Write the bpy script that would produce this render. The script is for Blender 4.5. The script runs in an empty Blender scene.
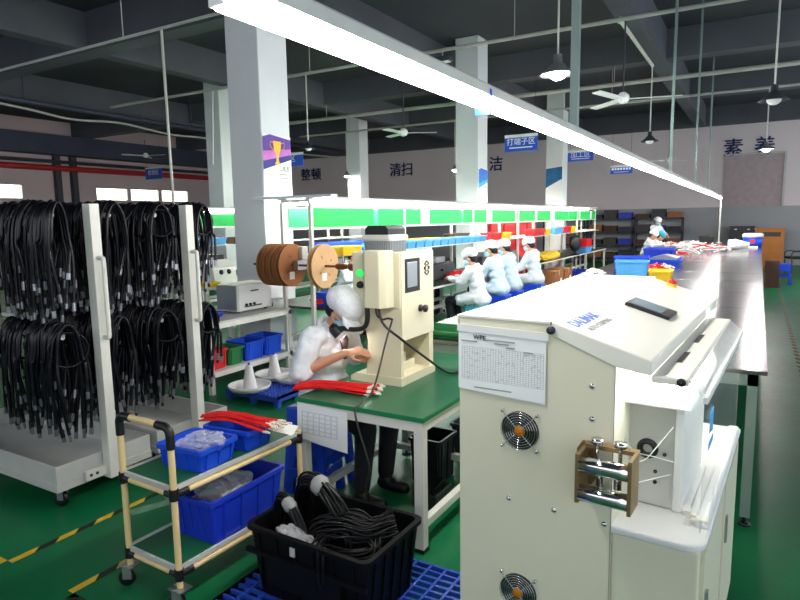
import bpy, bmesh, math, random
from mathutils import Vector, Matrix, Euler
random.seed(11)
S = bpy.context.scene
COL = S.collection
PI = math.pi

# ------------------------------------------------------------------ materials
def lin(c):
    return tuple(((v/255)/12.92 if v/255 <= .04045 else ((v/255+.055)/1.055)**2.4) for v in c)
def mat(name, rgb, rough=.5, metal=0., noise=.08, scale=6., bump=0., emit=None, es=0., trans=0., alpha=None, coat=0., bscale=None, spec=None):
    m = bpy.data.materials.new(name); m.use_nodes = True
    nt = m.node_tree; b = nt.nodes['Principled BSDF']
    c = lin(rgb)
    b.inputs['Roughness'].default_value = rough; b.inputs['Metallic'].default_value = metal
    b.inputs['Coat Weight'].default_value = coat
    if spec is not None: b.inputs['Specular IOR Level'].default_value = spec
    tc = nt.nodes.new('ShaderNodeTexCoord')
    nz = nt.nodes.new('ShaderNodeTexNoise'); nz.inputs['Scale'].default_value = scale; nz.inputs['Detail'].default_value = 4
    nt.links.new(tc.outputs['Object'], nz.inputs['Vector'])
    rp = nt.nodes.new('ShaderNodeValToRGB')
    rp.color_ramp.elements[0].position = .3; rp.color_ramp.elements[1].position = .7
    rp.color_ramp.elements[0].color = (*[v*(1-noise) for v in c], 1)
    rp.color_ramp.elements[1].color = (*[min(1, v*(1+noise)) for v in c], 1)
    nt.links.new(nz.outputs['Fac'], rp.inputs['Fac']); nt.links.new(rp.outputs['Color'], b.inputs['Base Color'])
    if bump:
        n2 = nt.nodes.new('ShaderNodeTexNoise'); n2.inputs['Scale'].default_value = bscale or scale*4; n2.inputs['Detail'].default_value = 6
        nt.links.new(tc.outputs['Object'], n2.inputs['Vector'])
        bp = nt.nodes.new('ShaderNodeBump'); bp.inputs['Strength'].default_value = bump; bp.inputs['Distance'].default_value = .02
        nt.links.new(n2.outputs['Fac'], bp.inputs['Height']); nt.links.new(bp.outputs['Normal'], b.inputs['Normal'])
    if emit:
        b.inputs['Emission Color'].default_value = (*lin(emit), 1); b.inputs['Emission Strength'].default_value = es
    if alpha is not None:
        out = nt.nodes['Material Output']; mx = nt.nodes.new('ShaderNodeMixShader'); tr = nt.nodes.new('ShaderNodeBsdfTransparent')
        mx.inputs['Fac'].default_value = alpha
        nt.links.new(tr.outputs[0], mx.inputs[1]); nt.links.new(b.outputs[0], mx.inputs[2]); nt.links.new(mx.outputs[0], out.inputs['Surface'])
    return m
M = {}
def dm(k, *a, **kw): M[k] = mat(k, *a, **kw)
dm('cream', (226,222,198), .38, noise=.03, scale=2)
dm('cream_lid', (236,234,222), .35, noise=.02, scale=2)
dm('press_cream', (222,214,184), .42, noise=.04, scale=4)
dm('white_paint', (225,223,213), .45, noise=.05, scale=5)
dm('white_plastic', (232,232,230), .4, noise=.02)
dm('grey_white', (196,196,190), .5, noise=.06)
dm('paper', (240,240,238), .8, noise=.01)
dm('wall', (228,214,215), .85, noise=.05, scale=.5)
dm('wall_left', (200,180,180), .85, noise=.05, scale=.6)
dm('dado', (168,168,170), .8, noise=.05, scale=.6)
dm('column', (222,225,226), .7, noise=.04, scale=1.2)
dm('ceiling', (58,60,68), .95, noise=.18, scale=.5)
dm('beam', (86,88,95), .95, noise=.12, scale=.8)
dm('duct', (62,66,84), .7, noise=.1, scale=1)
dm('pipe_white', (206,204,196), .5, noise=.04)
dm('conduit', (176,176,168), .45, noise=.05)
dm('red_pipe', (176,34,38), .5, noise=.06)
dm('dark_steel', (60,62,70), .5, .3, noise=.1)
dm('aluminium', (170,174,176), .32, .8, noise=.05)
dm('alu_green', (142,160,152), .4, .4, noise=.05)
dm('machine_steel', (205,205,200), .35, .35, noise=.05, scale=3)
dm('steel', (190,190,188), .24, .95, noise=.06, scale=3)
dm('bench_steel', (136,136,139), .17, .88, noise=.16, scale=2, bump=.025, bscale=6)
dm('chrome', (214,214,214), .12, 1., noise=.02)
dm('brass_brown', (142,116,78), .4, .45, noise=.12, scale=20)
dm('black', (18,18,20), .45, noise=.1)
dm('black_rubber', (14,14,18), .35, noise=.15)
dm('cable', (9,9,18), .3, noise=.15, spec=.3)
dm('crate_black', (10,10,12), .5, noise=.1, spec=.2)
dm('cable_thin', (14,14,16), .35, noise=.1, spec=.35)
dm('red_wire', (222,22,22), .4, noise=.1, scale=30)
dm('terminal', (232,222,205), .4, .1, noise=.08)
dm('connector', (150,150,158), .3, .85, noise=.1)
dm('blue_bin', (18,74,208), .42, noise=.06)
dm('blue_bin_dark', (24,54,190), .42, noise=.06)
dm('light_blue', (84,168,226), .45, noise=.05)
dm('cyan', (60,182,206), .45, noise=.05)
dm('blue_stool', (24,70,205), .4, noise=.05)
dm('blue_pallet', (36,74,180), .5, noise=.08)
dm('yellow', (240,200,28), .45, noise=.06)
dm('red_bin', (214,28,34), .45, noise=.06)
dm('green_bin', (30,112,60), .5, noise=.08)
dm('green_panel', (18,200,92), .5, noise=.04)
dm('green_mat', (18,92,60), .35, noise=.1, scale=3)
dm('green_mat_edge', (24,128,76), .4, noise=.05)
dm('cart_board', (20,96,58), .55, noise=.12, scale=5)
dm('pipe_yellow', (232,204,146), .4, noise=.04)
dm('cardboard', (222,176,126), .8, noise=.06, scale=10)
dm('cardboard_dark', (164,104,62), .8, noise=.08, scale=10)
dm('wood_handle', (130,66,40), .4, noise=.15, scale=20)
dm('orange_wood', (204,124,52), .5, noise=.1, scale=4)
dm('brown_box', (84,56,44), .7, noise=.08)
dm('skin', (206,150,118), .5, noise=.05, scale=20)
dm('coat', (226,230,236), .8, noise=.03, scale=8, bump=.6, bscale=9)
dm('coat_blue', (206,224,240), .8, noise=.03, scale=8, bump=.6, bscale=9)
dm('cap', (236,238,242), .8, noise=.03, scale=30, bump=.15, bscale=60)
dm('cap_net', (236,238,242), .8, noise=.08, scale=60, bump=.3, bscale=90)
dm('cap_teal', (46,170,196), .8, noise=.04)
dm('mask', (168,208,226), .8, noise=.03)
dm('hair', (20,17,16), .6, noise=.2)
dm('trousers', (24,25,32), .8, noise=.1)
dm('shirt_dark', (60,36,40), .8, noise=.1)
dm('tape_yellow', (216,180,44), .6, noise=.08, scale=10)
dm('tape_black', (26,30,28), .6, noise=.1)
dm('tape_worn', (112,124,54), .6, noise=.3, scale=12)
dm('floor_mark', (96,140,110), .6, noise=.2, scale=14)
dm('sign_blue', (28,84,190), .5, noise=.04)
dm('navy_letter', (22,36,92), .7, noise=.05)
dm('logo_blue', (52,108,214), .5, noise=.02)
dm('grey_letter', (150,152,150), .6, noise=.02)
dm('white_letter', (238,240,244), .6, noise=.02)
dm('screen', (140,156,166), .15, noise=.1, scale=12)
dm('gold', (214,160,52), .3, .7, noise=.1)
dm('purple', (92,52,150), .6, noise=.25, scale=5)
dm('violet_pink', (196,110,190), .6, noise=.2, scale=5)
dm('indigo', (44,40,130), .6, noise=.15, scale=5)
dm('poster_blue', (40,130,210), .6, noise=.25, scale=5)
dm('poster_teal', (24,100,150), .6, noise=.3, scale=5)
dm('amber', (210,130,20), .4, noise=.1)
dm('green_button', (30,190,70), .3, emit=(40,220,90), es=.6)
dm('pink_white', (238,226,228), .6, noise=.05)
dm('light_tube', (255,255,255), .4, emit=(255,252,246), es=30.)
dm('light_bar', (255,255,255), .4, emit=(250,255,252), es=26.)
dm('work_light', (255,255,255), .4, emit=(255,255,250), es=22.)
dm('bulb', (255,255,255), .4, emit=(250,252,255), es=300.)
dm('far_bulb', (255,255,255), .4, emit=(255,248,244), es=520.)
dm('window_glow', (255,255,240), .4, emit=(255,252,228), es=1.6)
dm('acrylic', (225,232,232), .08, alpha=.16)
dm('acrylic_foggy', (235,236,232), .3, alpha=.38, noise=.1, scale=12)
dm('bag', (246,247,250), .15, alpha=.32, noise=.05, bump=.6, scale=10, bscale=26)
dm('fan_dark', (26,24,22), .5, noise=.1)
dm('plate_dark', (68,66,62), .45, .5, noise=.1)

def floor_mat():
    m = bpy.data.materials.new('epoxy_floor'); m.use_nodes = True
    nt = m.node_tree; b = nt.nodes['Principled BSDF']; L = nt.links.new
    tc = nt.nodes.new('ShaderNodeTexCoord')
    n1 = nt.nodes.new('ShaderNodeTexNoise'); n1.inputs['Scale'].default_value = .9; n1.inputs['Detail'].default_value = 7
    n2 = nt.nodes.new('ShaderNodeTexNoise'); n2.inputs['Scale'].default_value = 14; n2.inputs['Detail'].default_value = 6
    L(tc.outputs['Object'], n1.inputs['Vector']); L(tc.outputs['Object'], n2.inputs['Vector'])
    ad = nt.nodes.new('ShaderNodeMath'); ad.operation = 'MULTIPLY_ADD'; ad.inputs[1].default_value = .35
    L(n2.outputs['Fac'], ad.inputs[0]); L(n1.outputs['Fac'], ad.inputs[2])
    rp = nt.nodes.new('ShaderNodeValToRGB')
    rp.color_ramp.elements[0].position = .45; rp.color_ramp.elements[1].position = .9
    rp.color_ramp.elements[0].color = (*lin((4,84,48)), 1); rp.color_ramp.elements[1].color = (*lin((14,118,70)), 1)
    L(ad.outputs[0], rp.inputs['Fac']); L(rp.outputs['Color'], b.inputs['Base Color'])
    rr = nt.nodes.new('ShaderNodeMapRange'); rr.inputs[3].default_value = .28; rr.inputs[4].default_value = .5
    L(n2.outputs['Fac'], rr.inputs[0]); L(rr.outputs[0], b.inputs['Roughness'])
    b.inputs['Specular IOR Level'].default_value = .35
    return m
M['floor'] = floor_mat()

def form_mat(name, x0, x1, z0, z1, nx, nz, ink=(120,124,132)):
    """printed form: a grid of thin lines inside a rectangle of the sheet's own XZ plane"""
    m = bpy.data.materials.new(name); m.use_nodes = True
    nt = m.node_tree; b = nt.nodes['Principled BSDF']; L = nt.links.new; b.inputs['Roughness'].default_value = .8
    tc = nt.nodes.new('ShaderNodeTexCoord'); sp = nt.nodes.new('ShaderNodeSeparateXYZ'); L(tc.outputs['Object'], sp.inputs[0])
    def mth(op, a, bv, cv=None):
        n = nt.nodes.new('ShaderNodeMath'); n.operation = op
        for i, v in enumerate((a, bv, cv)):
            if v is None: continue
            if isinstance(v, (int, float)): n.inputs[i].default_value = v
            else: L(v, n.inputs[i])
        return n.outputs[0]
    def axis(s, a, c, n):
        t = mth('MULTIPLY', mth('SUBTRACT', s, a), n/(c-a))
        fr = mth('FRACT', t, None)
        line = mth('LESS_THAN', fr, .2)
        ins = mth('MULTIPLY', mth('GREATER_THAN', t, -.02), mth('LESS_THAN', t, n+.2))
        return line, ins
    lx, ix = axis(sp.outputs[0], x0, x1, nx); lz, iz = axis(sp.outputs[2], z0, z1, nz)
    f = mth('MULTIPLY', mth('MAXIMUM', lx, lz), mth('MULTIPLY', ix, iz))
    nz_ = nt.nodes.new('ShaderNodeTexNoise'); nz_.inputs['Scale'].default_value = 90
    L(tc.outputs['Object'], nz_.inputs['Vector'])
    scr = mth('MULTIPLY', mth('GREATER_THAN', nz_.outputs['Fac'], .6), mth('MULTIPLY', ix, iz))
    f = mth('MULTIPLY', mth('MAXIMUM', f, mth('MULTIPLY', scr, .7)), .5)
    mx = nt.nodes.new('ShaderNodeMix'); mx.data_type = 'RGBA'
    mx.inputs[6].default_value = (*lin((238,240,240)), 1); mx.inputs[7].default_value = (*lin(ink), 1)
    L(f, mx.inputs[0]); L(mx.outputs[2], b.inputs['Base Color'])
    return m
M['form'] = form_mat('printed_form', .012, .292, -.172, -.062, 30, 18)
M['form2'] = form_mat('printed_form_drawing', .03, .27, -.17, -.05, 6, 5, (168,172,186))

# ------------------------------------------------------------------ mesh builder
class MB:
    def __init__(s): s.v=[]; s.f=[]; s.m=[]; s.sm=[]
    def add(s, vs, fs, m=0, smooth=False):
        o = len(s.v); s.v += [tuple(v) for v in vs]
        for f in fs: s.f.append([i+o for i in f]); s.m.append(m); s.sm.append(smooth)
        return s
    def box(s, c, d, R=None, m=0, bev=0., seg=2):
        """centre c, full size d"""
        if bev > 0:
            bm = bmesh.new(); bmesh.ops.create_cube(bm, size=1)
            for v in bm.verts: v.co = Vector((v.co.x*d[0], v.co.y*d[1], v.co.z*d[2]))
            bmesh.ops.bevel(bm, geom=bm.edges[:], offset=min(bev, min(d)*.49), segments=seg, affect='EDGES', profile=.5)
            bm.verts.index_update()
            vs = [v.co.copy() for v in bm.verts]; fs = [[v.index for v in f.verts] for f in bm.faces]; bm.free()
        else:
            x, y, z = d[0]/2, d[1]/2, d[2]/2
            vs = [Vector(p) for p in ((-x,-y,-z),(x,-y,-z),(x,y,-z),(-x,y,-z),(-x,-y,z),(x,-y,z),(x,y,z),(-x,y,z))]
            fs = [(0,3,2,1),(4,5,6,7),(0,1,5,4),(1,2,6,5),(2,3,7,6),(3,0,4,7)]
        if R is not None: vs = [R @ v for v in vs]
        c = Vector(c); return s.add([v+c for v in vs], fs, m)
    def bb(s, a, b, m=0, bev=0.):
        """box between two corners"""
        return s.box([(a[i]+b[i])/2 for i in range(3)], [abs(b[i]-a[i]) for i in range(3)], None, m, bev)
    def tube(s, pts, r, n=8, m=0, cap=True, closed=False):
        P = [Vector(p) for p in pts]; k = len(P)
        rs = r if isinstance(r, (list, tuple)) else [r]*k
        T = []
        for i in range(k):
            a = P[(i-1) % k] if (closed or i > 0) else P[i]; b = P[(i+1) % k] if (closed or i < k-1) else P[i]
            t = b-a; T.append(t.normalized() if t.length > 1e-9 else Vector((0,0,1)))
        up = Vector((0,0,1)) if abs(T[0].z) < .9 else Vector((1,0,0))
        N = (up - T[0]*up.dot(T[0])).normalized()
        vs = []; 
        for i in range(k):
            N = N - T[i]*N.dot(T[i])
            N = N.normalized() if N.length > 1e-6 else T[i].orthogonal().normalized()
            B = T[i].cross(N)
            for j in range(n):
                a = 2*PI*j/n; vs.append(P[i] + (N*math.cos(a)+B*math.sin(a))*rs[i])
        fs = []
        for i in range(k if closed else k-1):
            for j in range(n):
                a = i*n+j; b = i*n+(j+1) % n; i2 = (i+1) % k
                fs.append((a, b, i2*n+(j+1) % n, i2*n+j))
        s.add(vs, fs, m, True)
        if cap and not closed:
            s.add(vs[:n], [tuple(range(n-1,-1,-1))], m); s.add(vs[-n:], [tuple(range(n))], m)
        return s
    def cyl(s, a, b, r, n=16, m=0): return s.tube([a, b], r, n, m)
    def lathe(s, prof, c=(0,0,0), axis=(0,0,1), n=24, m=0, smooth=True):
        ax = Vector(axis).normalized(); q = Vector((0,0,1)).rotation_difference(ax); c = Vector(c)
        vs = []
        for (r, z) in prof:
            for j in range(n):
                a = 2*PI*j/n; vs.append(c + q @ Vector((r*math.cos(a), r*math.sin(a), z)))
        fs = []
        for i in range(len(prof)-1):
            for j in range(n): fs.append((i*n+j, i*n+(j+1) % n, (i+1)*n+(j+1) % n, (i+1)*n+j))
        return s.add(vs, fs, m, smooth)
    def prism(s, poly, o, ax, ay, dv, m=0):
        """polygon in plane (ax, ay) at o, extruded by dv"""
        o = Vector(o); ax = Vector(ax); ay = Vector(ay); dv = Vector(dv); n = len(poly)
        if ax.cross(ay).dot(dv) < 0: poly = poly[::-1]
        A = [o+ax*p[0]+ay*p[1] for p in poly]; B = [v+dv for v in A]
        fs = [tuple(range(n-1,-1,-1)), tuple(range(n,2*n))] + [(i,(i+1) % n,n+(i+1) % n,n+i) for i in range(n)]
        return s.add(A+B, fs, m)
    def ball(s, c, r, n=14, m=0, R=None):
        if not isinstance(r, (tuple, list)): r = (r,r,r)
        c = Vector(c); vs = []; k = max(5, n//2)
        for i in range(k+1):
            t = PI*i/k
            for j in range(n):
                a = 2*PI*j/n
                p = Vector((r[0]*math.sin(t)*math.cos(a), r[1]*math.sin(t)*math.sin(a), r[2]*math.cos(t)))
                vs.append(c + (R @ p if R is not None else p))
        fs = []
        for i in range(k):
            for j in range(n): fs.append((i*n+j, (i+1)*n+j, (i+1)*n+(j+1) % n, i*n+(j+1) % n))
        return s.add(vs, fs, m, True)
    def cap(s, a, b, r0, r1=None, n=12, m=0):
        """tapered capsule"""
        r1 = r0 if r1 is None else r1
        a = Vector(a); b = Vector(b); d = b-a; L = d.length
        prof = [(r0*math.sin(PI/2*i/4), -r0*math.cos(PI/2*i/4)) for i in range(5)] + [(r1*math.cos(PI/2*i/4), L+r1*math.sin(PI/2*i/4)) for i in range(5)]
        prof[0] = (1e-4, prof[0][1]); prof[-1] = (1e-4, prof[-1][1])
        return s.lathe(prof, a, d if L > 1e-6 else (0,0,1), n, m)
    def mesh(s, name, mats):
        me = bpy.data.meshes.new(name); me.from_pydata(s.v, [], s.f)
        for mm in (mats if isinstance(mats, (list, tuple)) else [mats]): me.materials.append(M[mm] if isinstance(mm, str) else mm)
        me.polygons.foreach_set('material_index', s.m); me.polygons.foreach_set('use_smooth', s.sm)
        me.validate(); me.update(); return me
    def build(s, name, mats, parent=None, loc=(0,0,0), rot=None):
        return link(name, s.mesh(name, mats), parent, loc, rot)
    def remesh(s, name, mats, parent=None, voxel=.012, smooth=4, loc=(0,0,0), rot=None):
        me = s.mesh(name+'_raw', mats); o = bpy.data.objects.new(name, me); COL.objects.link(o)
        r = o.modifiers.new('r', 'REMESH'); r.mode = 'VOXEL'; r.voxel_size = voxel; r.use_smooth_shade = True
        if smooth:
            q = o.modifiers.new('s', 'SMOOTH'); q.iterations = smooth; q.factor = .5
        dg = bpy.context.evaluated_depsgraph_get(); dg.update()
        nm = bpy.data.meshes.new_from_object(o.evaluated_get(dg)); nm.name = name
        bpy.data.objects.remove(o); bpy.data.meshes.remove(me)
        for p in nm.polygons: p.use_smooth = True
        if not nm.materials: nm.materials.append(M[mats] if isinstance(mats, str) else mats)
        return link(name, nm, parent, loc, rot)
WRK = bpy.data.textures.new('cloth_folds', 'CLOUDS'); WRK.noise_scale = .085; WRK.noise_depth = 1
def link(name, me, parent=None, loc=(0,0,0), rot=None):
    o = bpy.data.objects.new(name, me); COL.objects.link(o)
    if parent is not None: o.parent = parent
    o.location = loc
    if rot: o.rotation_euler = rot
    return o
def tag(o, label, cat, group=None, kind=None):
    o['label'] = label; o['category'] = cat
    if group: o['group'] = group
    if kind: o['kind'] = kind
    return o
def thing(name, label, cat, loc=(0,0,0), rz=0., group=None):
    o = bpy.data.objects.new(name, None); COL.objects.link(o); o.location = loc; o.rotation_euler = (0,0,rz)
    o.empty_display_size = .1
    return tag(o, label, cat, group)
def struct(o, label=None):
    o['kind'] = 'structure'
    if label: o['label'] = label
    return o
def dup(o, loc=None, rz=None, label=None, group=None, parent=None):
    c = o.copy(); COL.objects.link(c)
    if parent is not None: c.parent = parent
    if loc is not None: c.location = loc
    if rz is not None: c.rotation_euler = (0,0,rz)
    if label: c['label'] = label
    if group: c['group'] = group
    for ch in list(o.children): dup(ch, parent=c)
    return c
def text(name, body, size, mt, parent, mtx, ext=.002, align='CENTER', bold=0.):
    cu = bpy.data.curves.new(name, 'FONT'); cu.body = body; cu.size = size; cu.align_x = align; cu.align_y = 'CENTER'
    cu.extrude = ext; cu.resolution_u = 3; cu.offset = bold
    o = bpy.data.objects.new(name, cu); COL.objects.link(o)
    dg = bpy.context.evaluated_depsgraph_get(); dg.update()
    me = bpy.data.meshes.new_from_object(o.evaluated_get(dg)); bpy.data.objects.remove(o)
    me.materials.clear(); me.materials.append(M[mt]); me.transform(mtx)
    return link(name, me, parent)
def frame(o, ax, ay):
    """matrix whose x,y axes are ax, ay"""
    ax = Vector(ax).normalized(); ay = Vector(ay); ay = (ay-ax*ay.dot(ax)).normalized(); az = ax.cross(ay)
    m = Matrix.Identity(4)
    for i in range(3): m[i][0]=ax[i]; m[i][1]=ay[i]; m[i][2]=az[i]; m[i][3]=o[i]
    return m
def rnd(a, b): return random.uniform(a, b)
def arc(c, r, a0, a1, n, ax=(1,0,0), ay=(0,0,1)):
    c = Vector(c); ax = Vector(ax); ay = Vector(ay)
    return [c+ax*r*math.cos(a0+(a1-a0)*i/n)+ay*r*math.sin(a0+(a1-a0)*i/n) for i in range(n+1)]
def bez(pts, n=16):
    """Catmull-Rom through pts"""
    P = [Vector(p) for p in pts]; P = [P[0]*2-P[1]] + P + [P[-1]*2-P[-2]]; out = []
    for i in range(1, len(P)-2):
        for k in range(n):
            t = k/n; a, b, c, d = P[i-1], P[i], P[i+1], P[i+2]
            out.append(.5*((2*b)+(c-a)*t+(2*a-5*b+4*c-d)*t*t+(3*b-a-3*c+d)*t**3))
    out.append(P[-2]); return out

# ------------------------------------------------------------------ camera
CAMH = 1.7
F, PITCH, ROLL, YAW = 608.0, .131812, -.015540, .532273
def camera():
    cy, sy = math.cos(YAW), math.sin(YAW)
    fw = Vector((-sy*math.cos(PITCH), cy*math.cos(PITCH), -math.sin(PITCH))); rt = Vector((cy, sy, 0)); up = rt.cross(fw)
    c, s = math.cos(ROLL), math.sin(ROLL); r2 = rt*c+up*s; u2 = up*c-rt*s
    cd = bpy.data.cameras.new('camera'); cd.sensor_width = 36; cd.lens = F*36/800; cd.clip_start = .05; cd.clip_end = 200
    o = bpy.data.objects.new('camera', cd); COL.objects.link(o)
    m = Matrix.Identity(4)
    for i in range(3): m[i][0]=r2[i]; m[i][1]=u2[i]; m[i][2]=-fw[i]
    m[2][3] = CAMH; o.matrix_world = m; S.camera = o
camera()
# ================================================================== SETTING
MB().bb((-22.5,-3.5,-.1), (7,24.5,0)).build('floor', 'floor')['kind'] = 'structure'
CEIL = 5.3
MB().bb((-22.5,-3.5,CEIL), (7,24.5,CEIL+.2)).build('ceiling', 'ceiling')['kind'] = 'structure'
MB().bb((-22.5,-3.7,0), (7,-3.5,2.2)).bb((-22.5,-3.7,4.3), (7,-3.5,CEIL)).build('wall_back_unseen', 'wall')['kind'] = 'structure'  # unseen wall added to cut light from behind; open band lets some through
MB().bb((-22.5,24,0), (7,24.3,CEIL)).build('wall_far', 'wall')['kind'] = 'structure'
struct(MB().bb((-21.1,23.96,0), (7,24,1.95)).build('trim_1', 'dado'), 'grey painted dado along the lower far wall')
# left wall with a band of clerestory windows
WX = -21.5; wins = [(9.6,11.55),(14.2,15.55),(15.66,17.0),(17.12,18.5)]
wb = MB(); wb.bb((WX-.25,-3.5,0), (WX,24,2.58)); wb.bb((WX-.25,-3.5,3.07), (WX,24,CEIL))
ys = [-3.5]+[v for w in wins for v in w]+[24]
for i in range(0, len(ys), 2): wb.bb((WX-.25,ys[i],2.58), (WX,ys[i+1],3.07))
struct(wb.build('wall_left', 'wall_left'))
for i, (a, b) in enumerate(wins):
    w = MB()
    for z in (2.58,3.04): w.bb((WX-.12,a,z), (WX-.02,b,z+.03))
    for y in (a,b-.03): w.bb((WX-.12,y,2.61), (WX-.02,y+.03,3.04))
    for k in range(1,5): w.bb((WX-.09,a+.03,2.61+k*.086), (WX-.06,b-.03,2.62+k*.086))
    o = struct(w.build('window_%d' % (i+1), 'aluminium'), 'bright clerestory window in the left wall')
    MB().bb((WX-.16,a,2.6), (WX-.13,b,3.05)).build('pane', 'window_glow', o)
# columns
def column(X, Y, s=.5, name='column', lab=''):
    o = MB().box((X-s/2,Y+s/2,CEIL/2), (s,s,CEIL), bev=.012).build(name, 'column'); struct(o, lab)
column(-5.0,5.4, lab='white square column nearest the camera, with a trophy poster')
column(-5.0,11.7, lab='white column in the middle with a blue poster')
column(-5.0,17.9, lab='white column farthest down the assembly line')
column(-11.2,10.7, lab='white column behind the cable racks'); column(-11.2,16.6, lab='white column in front of the far wall lettering')
for y in (12.72,13.32): struct(MB().bb((WX,y-.1,0), (WX+.18,y+.1,4.3)).build('pilaster', 'dark_steel'), 'dark narrow pilaster on the left wall')
# beams
def beam(a, b, lab): struct(MB().bb(a, b).build('ceiling_beam', 'beam'), lab)
beam((-21.5,6.75,4.65), (7,7.1,CEIL), 'concrete cross beam nearest the camera')
beam((-21.5,13.4,4.75), (7,13.8,CEIL), 'second concrete cross beam')
beam((-21.5,18.0,4.75), (7,18.4,CEIL), 'third concrete cross beam')
beam((-21.5,23.6,4.7), (7,24,CEIL), 'concrete beam along the top of the far wall')
for x in (-1.9,-6.05,-10.3,-15.5): beam((x-.15,-3.5,4.68), (x+.15,23.6,CEIL), 'concrete beam running the length of the hall')
struct(MB().bb((-21.5,3,4.1), (-20.9,23.6,4.75)).build('ceiling_beam', 'duct'), 'dark boxed edge beam over the left wall')
# far wall frame line
fr = MB()
for a, b in (((-1.14,23.93,3.68),(.66,23.96,3.73)), ((.6,23.93,1.95),(.66,23.96,3.68))): fr.bb(a, b)
struct(fr.build('trim_2', 'grey_white'), 'thin frame line round the pinkish panel on the far wall')
struct(MB().bb((-1.14,23.97,1.95), (.6,23.99,3.68)).build('door_1', mat('pink_panel', (182,164,166), .8)), 'pinkish closed panel on the far wall')
# wall lettering
for ch, x, z, lab in (('整',-19.4,3.9,'leftmost navy character on the far wall, just right of the nearest column'),('顿',-18.75,3.9,'second navy character from the left on the far wall'),
    ('清',-14.25,3.87,'navy character on the far wall between the lit pendants, left of its pair'),('扫',-13.65,3.87,'navy character on the far wall between the lit pendants, right of its pair'),
    ('清',-10.2,3.86,'navy character on the far wall hidden behind the middle column'),('洁',-9.45,3.86,'navy character on the far wall just right of the middle column'),
    ('素',-.9,3.9,'navy character on the far wall at the top left of the pinkish panel'),('养',.02,3.9,'rightmost navy character on the far wall, behind the lit pendant')):
    o = text('wall_character', ch, .62, 'navy_letter', None, frame((0,0,0), (1,0,0), (0,0,1)), .015, bold=.006); o.location = (x,23.975,z); tag(o, lab, 'lettering')
# ------------------------------------------------------------ services under the ceiling
def pipe(name, a, b, r, mt, lab, cat='pipe', hang=()):
    m = MB(); m.tube([a, b], r, 8)
    for h in hang:
        p = Vector(a).lerp(Vector(b), h); m.cyl(p, (p.x,p.y,CEIL), .008, 6)
    return tag(m.build(name, mt), lab, cat)
H_ = (.1,.3,.5,.7,.9)
pipe('ceiling_conduit', (-21,6.1,4.4), (-5.0,6.02,4.4), .022, 'pipe_white', 'white ceiling conduit ending at the nearest column', hang=(.2,.5,.8))
pipe('ceiling_conduit', (-13.2,9.25,4.4), (6.5,9.2,4.4), .03, 'conduit', 'pale conduit across the hall carrying the nearer pendants', hang=H_)
pipe('ceiling_conduit', (-12,13.5,4.4), (6.5,13.6,4.4), .045, 'conduit', 'thicker pale pipe across the hall, second from the far wall', hang=H_)
pipe('ceiling_conduit', (-13,15.85,4.4), (6.5,15.75,4.4), .03, 'conduit', 'pale conduit across the hall closest to the far wall', hang=H_)
cd = MB(); cd.tube([(-1.82,9.25,4.4), (-1.83,12.3,4.4)], .028, 8); cd.ball((-1.82,9.25,4.4), .05, 8)
tag(cd.build('ceiling_conduit', 'pipe_white'), 'short white conduit leading back from the nearer cross conduit to a pendant', 'pipe')
tag(MB().tube(bez([(-14.3,3,4.42),(-14.5,7.4,4.36),(-14.45,9,4.22),(-14.5,10.4,4.3),(-14.6,12,4.2),(-14.7,13.6,4.24),(-15.2,17,4.2),(-15.3,21,4.3)], 8), .03, 6).build('ceiling_cable', 'conduit'), 'pale sagging cable slung under the dark ceiling at left', 'cable')
tag(MB().tube([(-14.2,2,4.5),(-15.3,21,4.5)], .06, 6).cyl((-14.5,8,4.5),(-14.5,8,CEIL),.015,6).cyl((-14.8,13,4.5),(-14.8,13,CEIL),.015,6).build('pipe', 'duct'), 'dark pipe slung under the ceiling at left', 'pipe')
rp = MB().tube([(-21.3,0,3.66),(-21.3,23.5,3.66)], .1, 12)
for y in (4,8,12,16,20): rp.bb((-21.495,y,3.6),(-21.25,y+.06,3.63))
tag(rp.build('fire_pipe', 'red_pipe'), 'red fire main running along the left wall above the windows', 'pipe')
dp = MB().tube([(-21.28,0,3.88),(-21.28,23.5,3.88)], .06, 10)
for y in (4.2,8.2,12.2,16.2,20.2): dp.bb((-21.495,y,3.86),(-21.28,y+.04,3.9))
tag(dp.build('pipe', 'dark_steel'), 'dark pipe running just above the red fire main', 'pipe')
# white drop conduit by the racks
tag(MB().tube([(-8.05,6.6,4.4),(-8.0,6.6,0.0)], .022, 8).cyl((-8.05,6.6,4.4),(-8.05,6.6,4.66),.022,8).build('drop_conduit', 'pipe_white'), 'thin white vertical conduit dropping from the ceiling behind the cable racks', 'pipe')
tag(MB().tube([(-9.84,9.25,4.4),(-9.95,9.25,2.9)], .018, 8).build('drop_conduit', 'pipe_white'), 'shorter white conduit hanging beside the tall one behind the racks', 'pipe')
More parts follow.
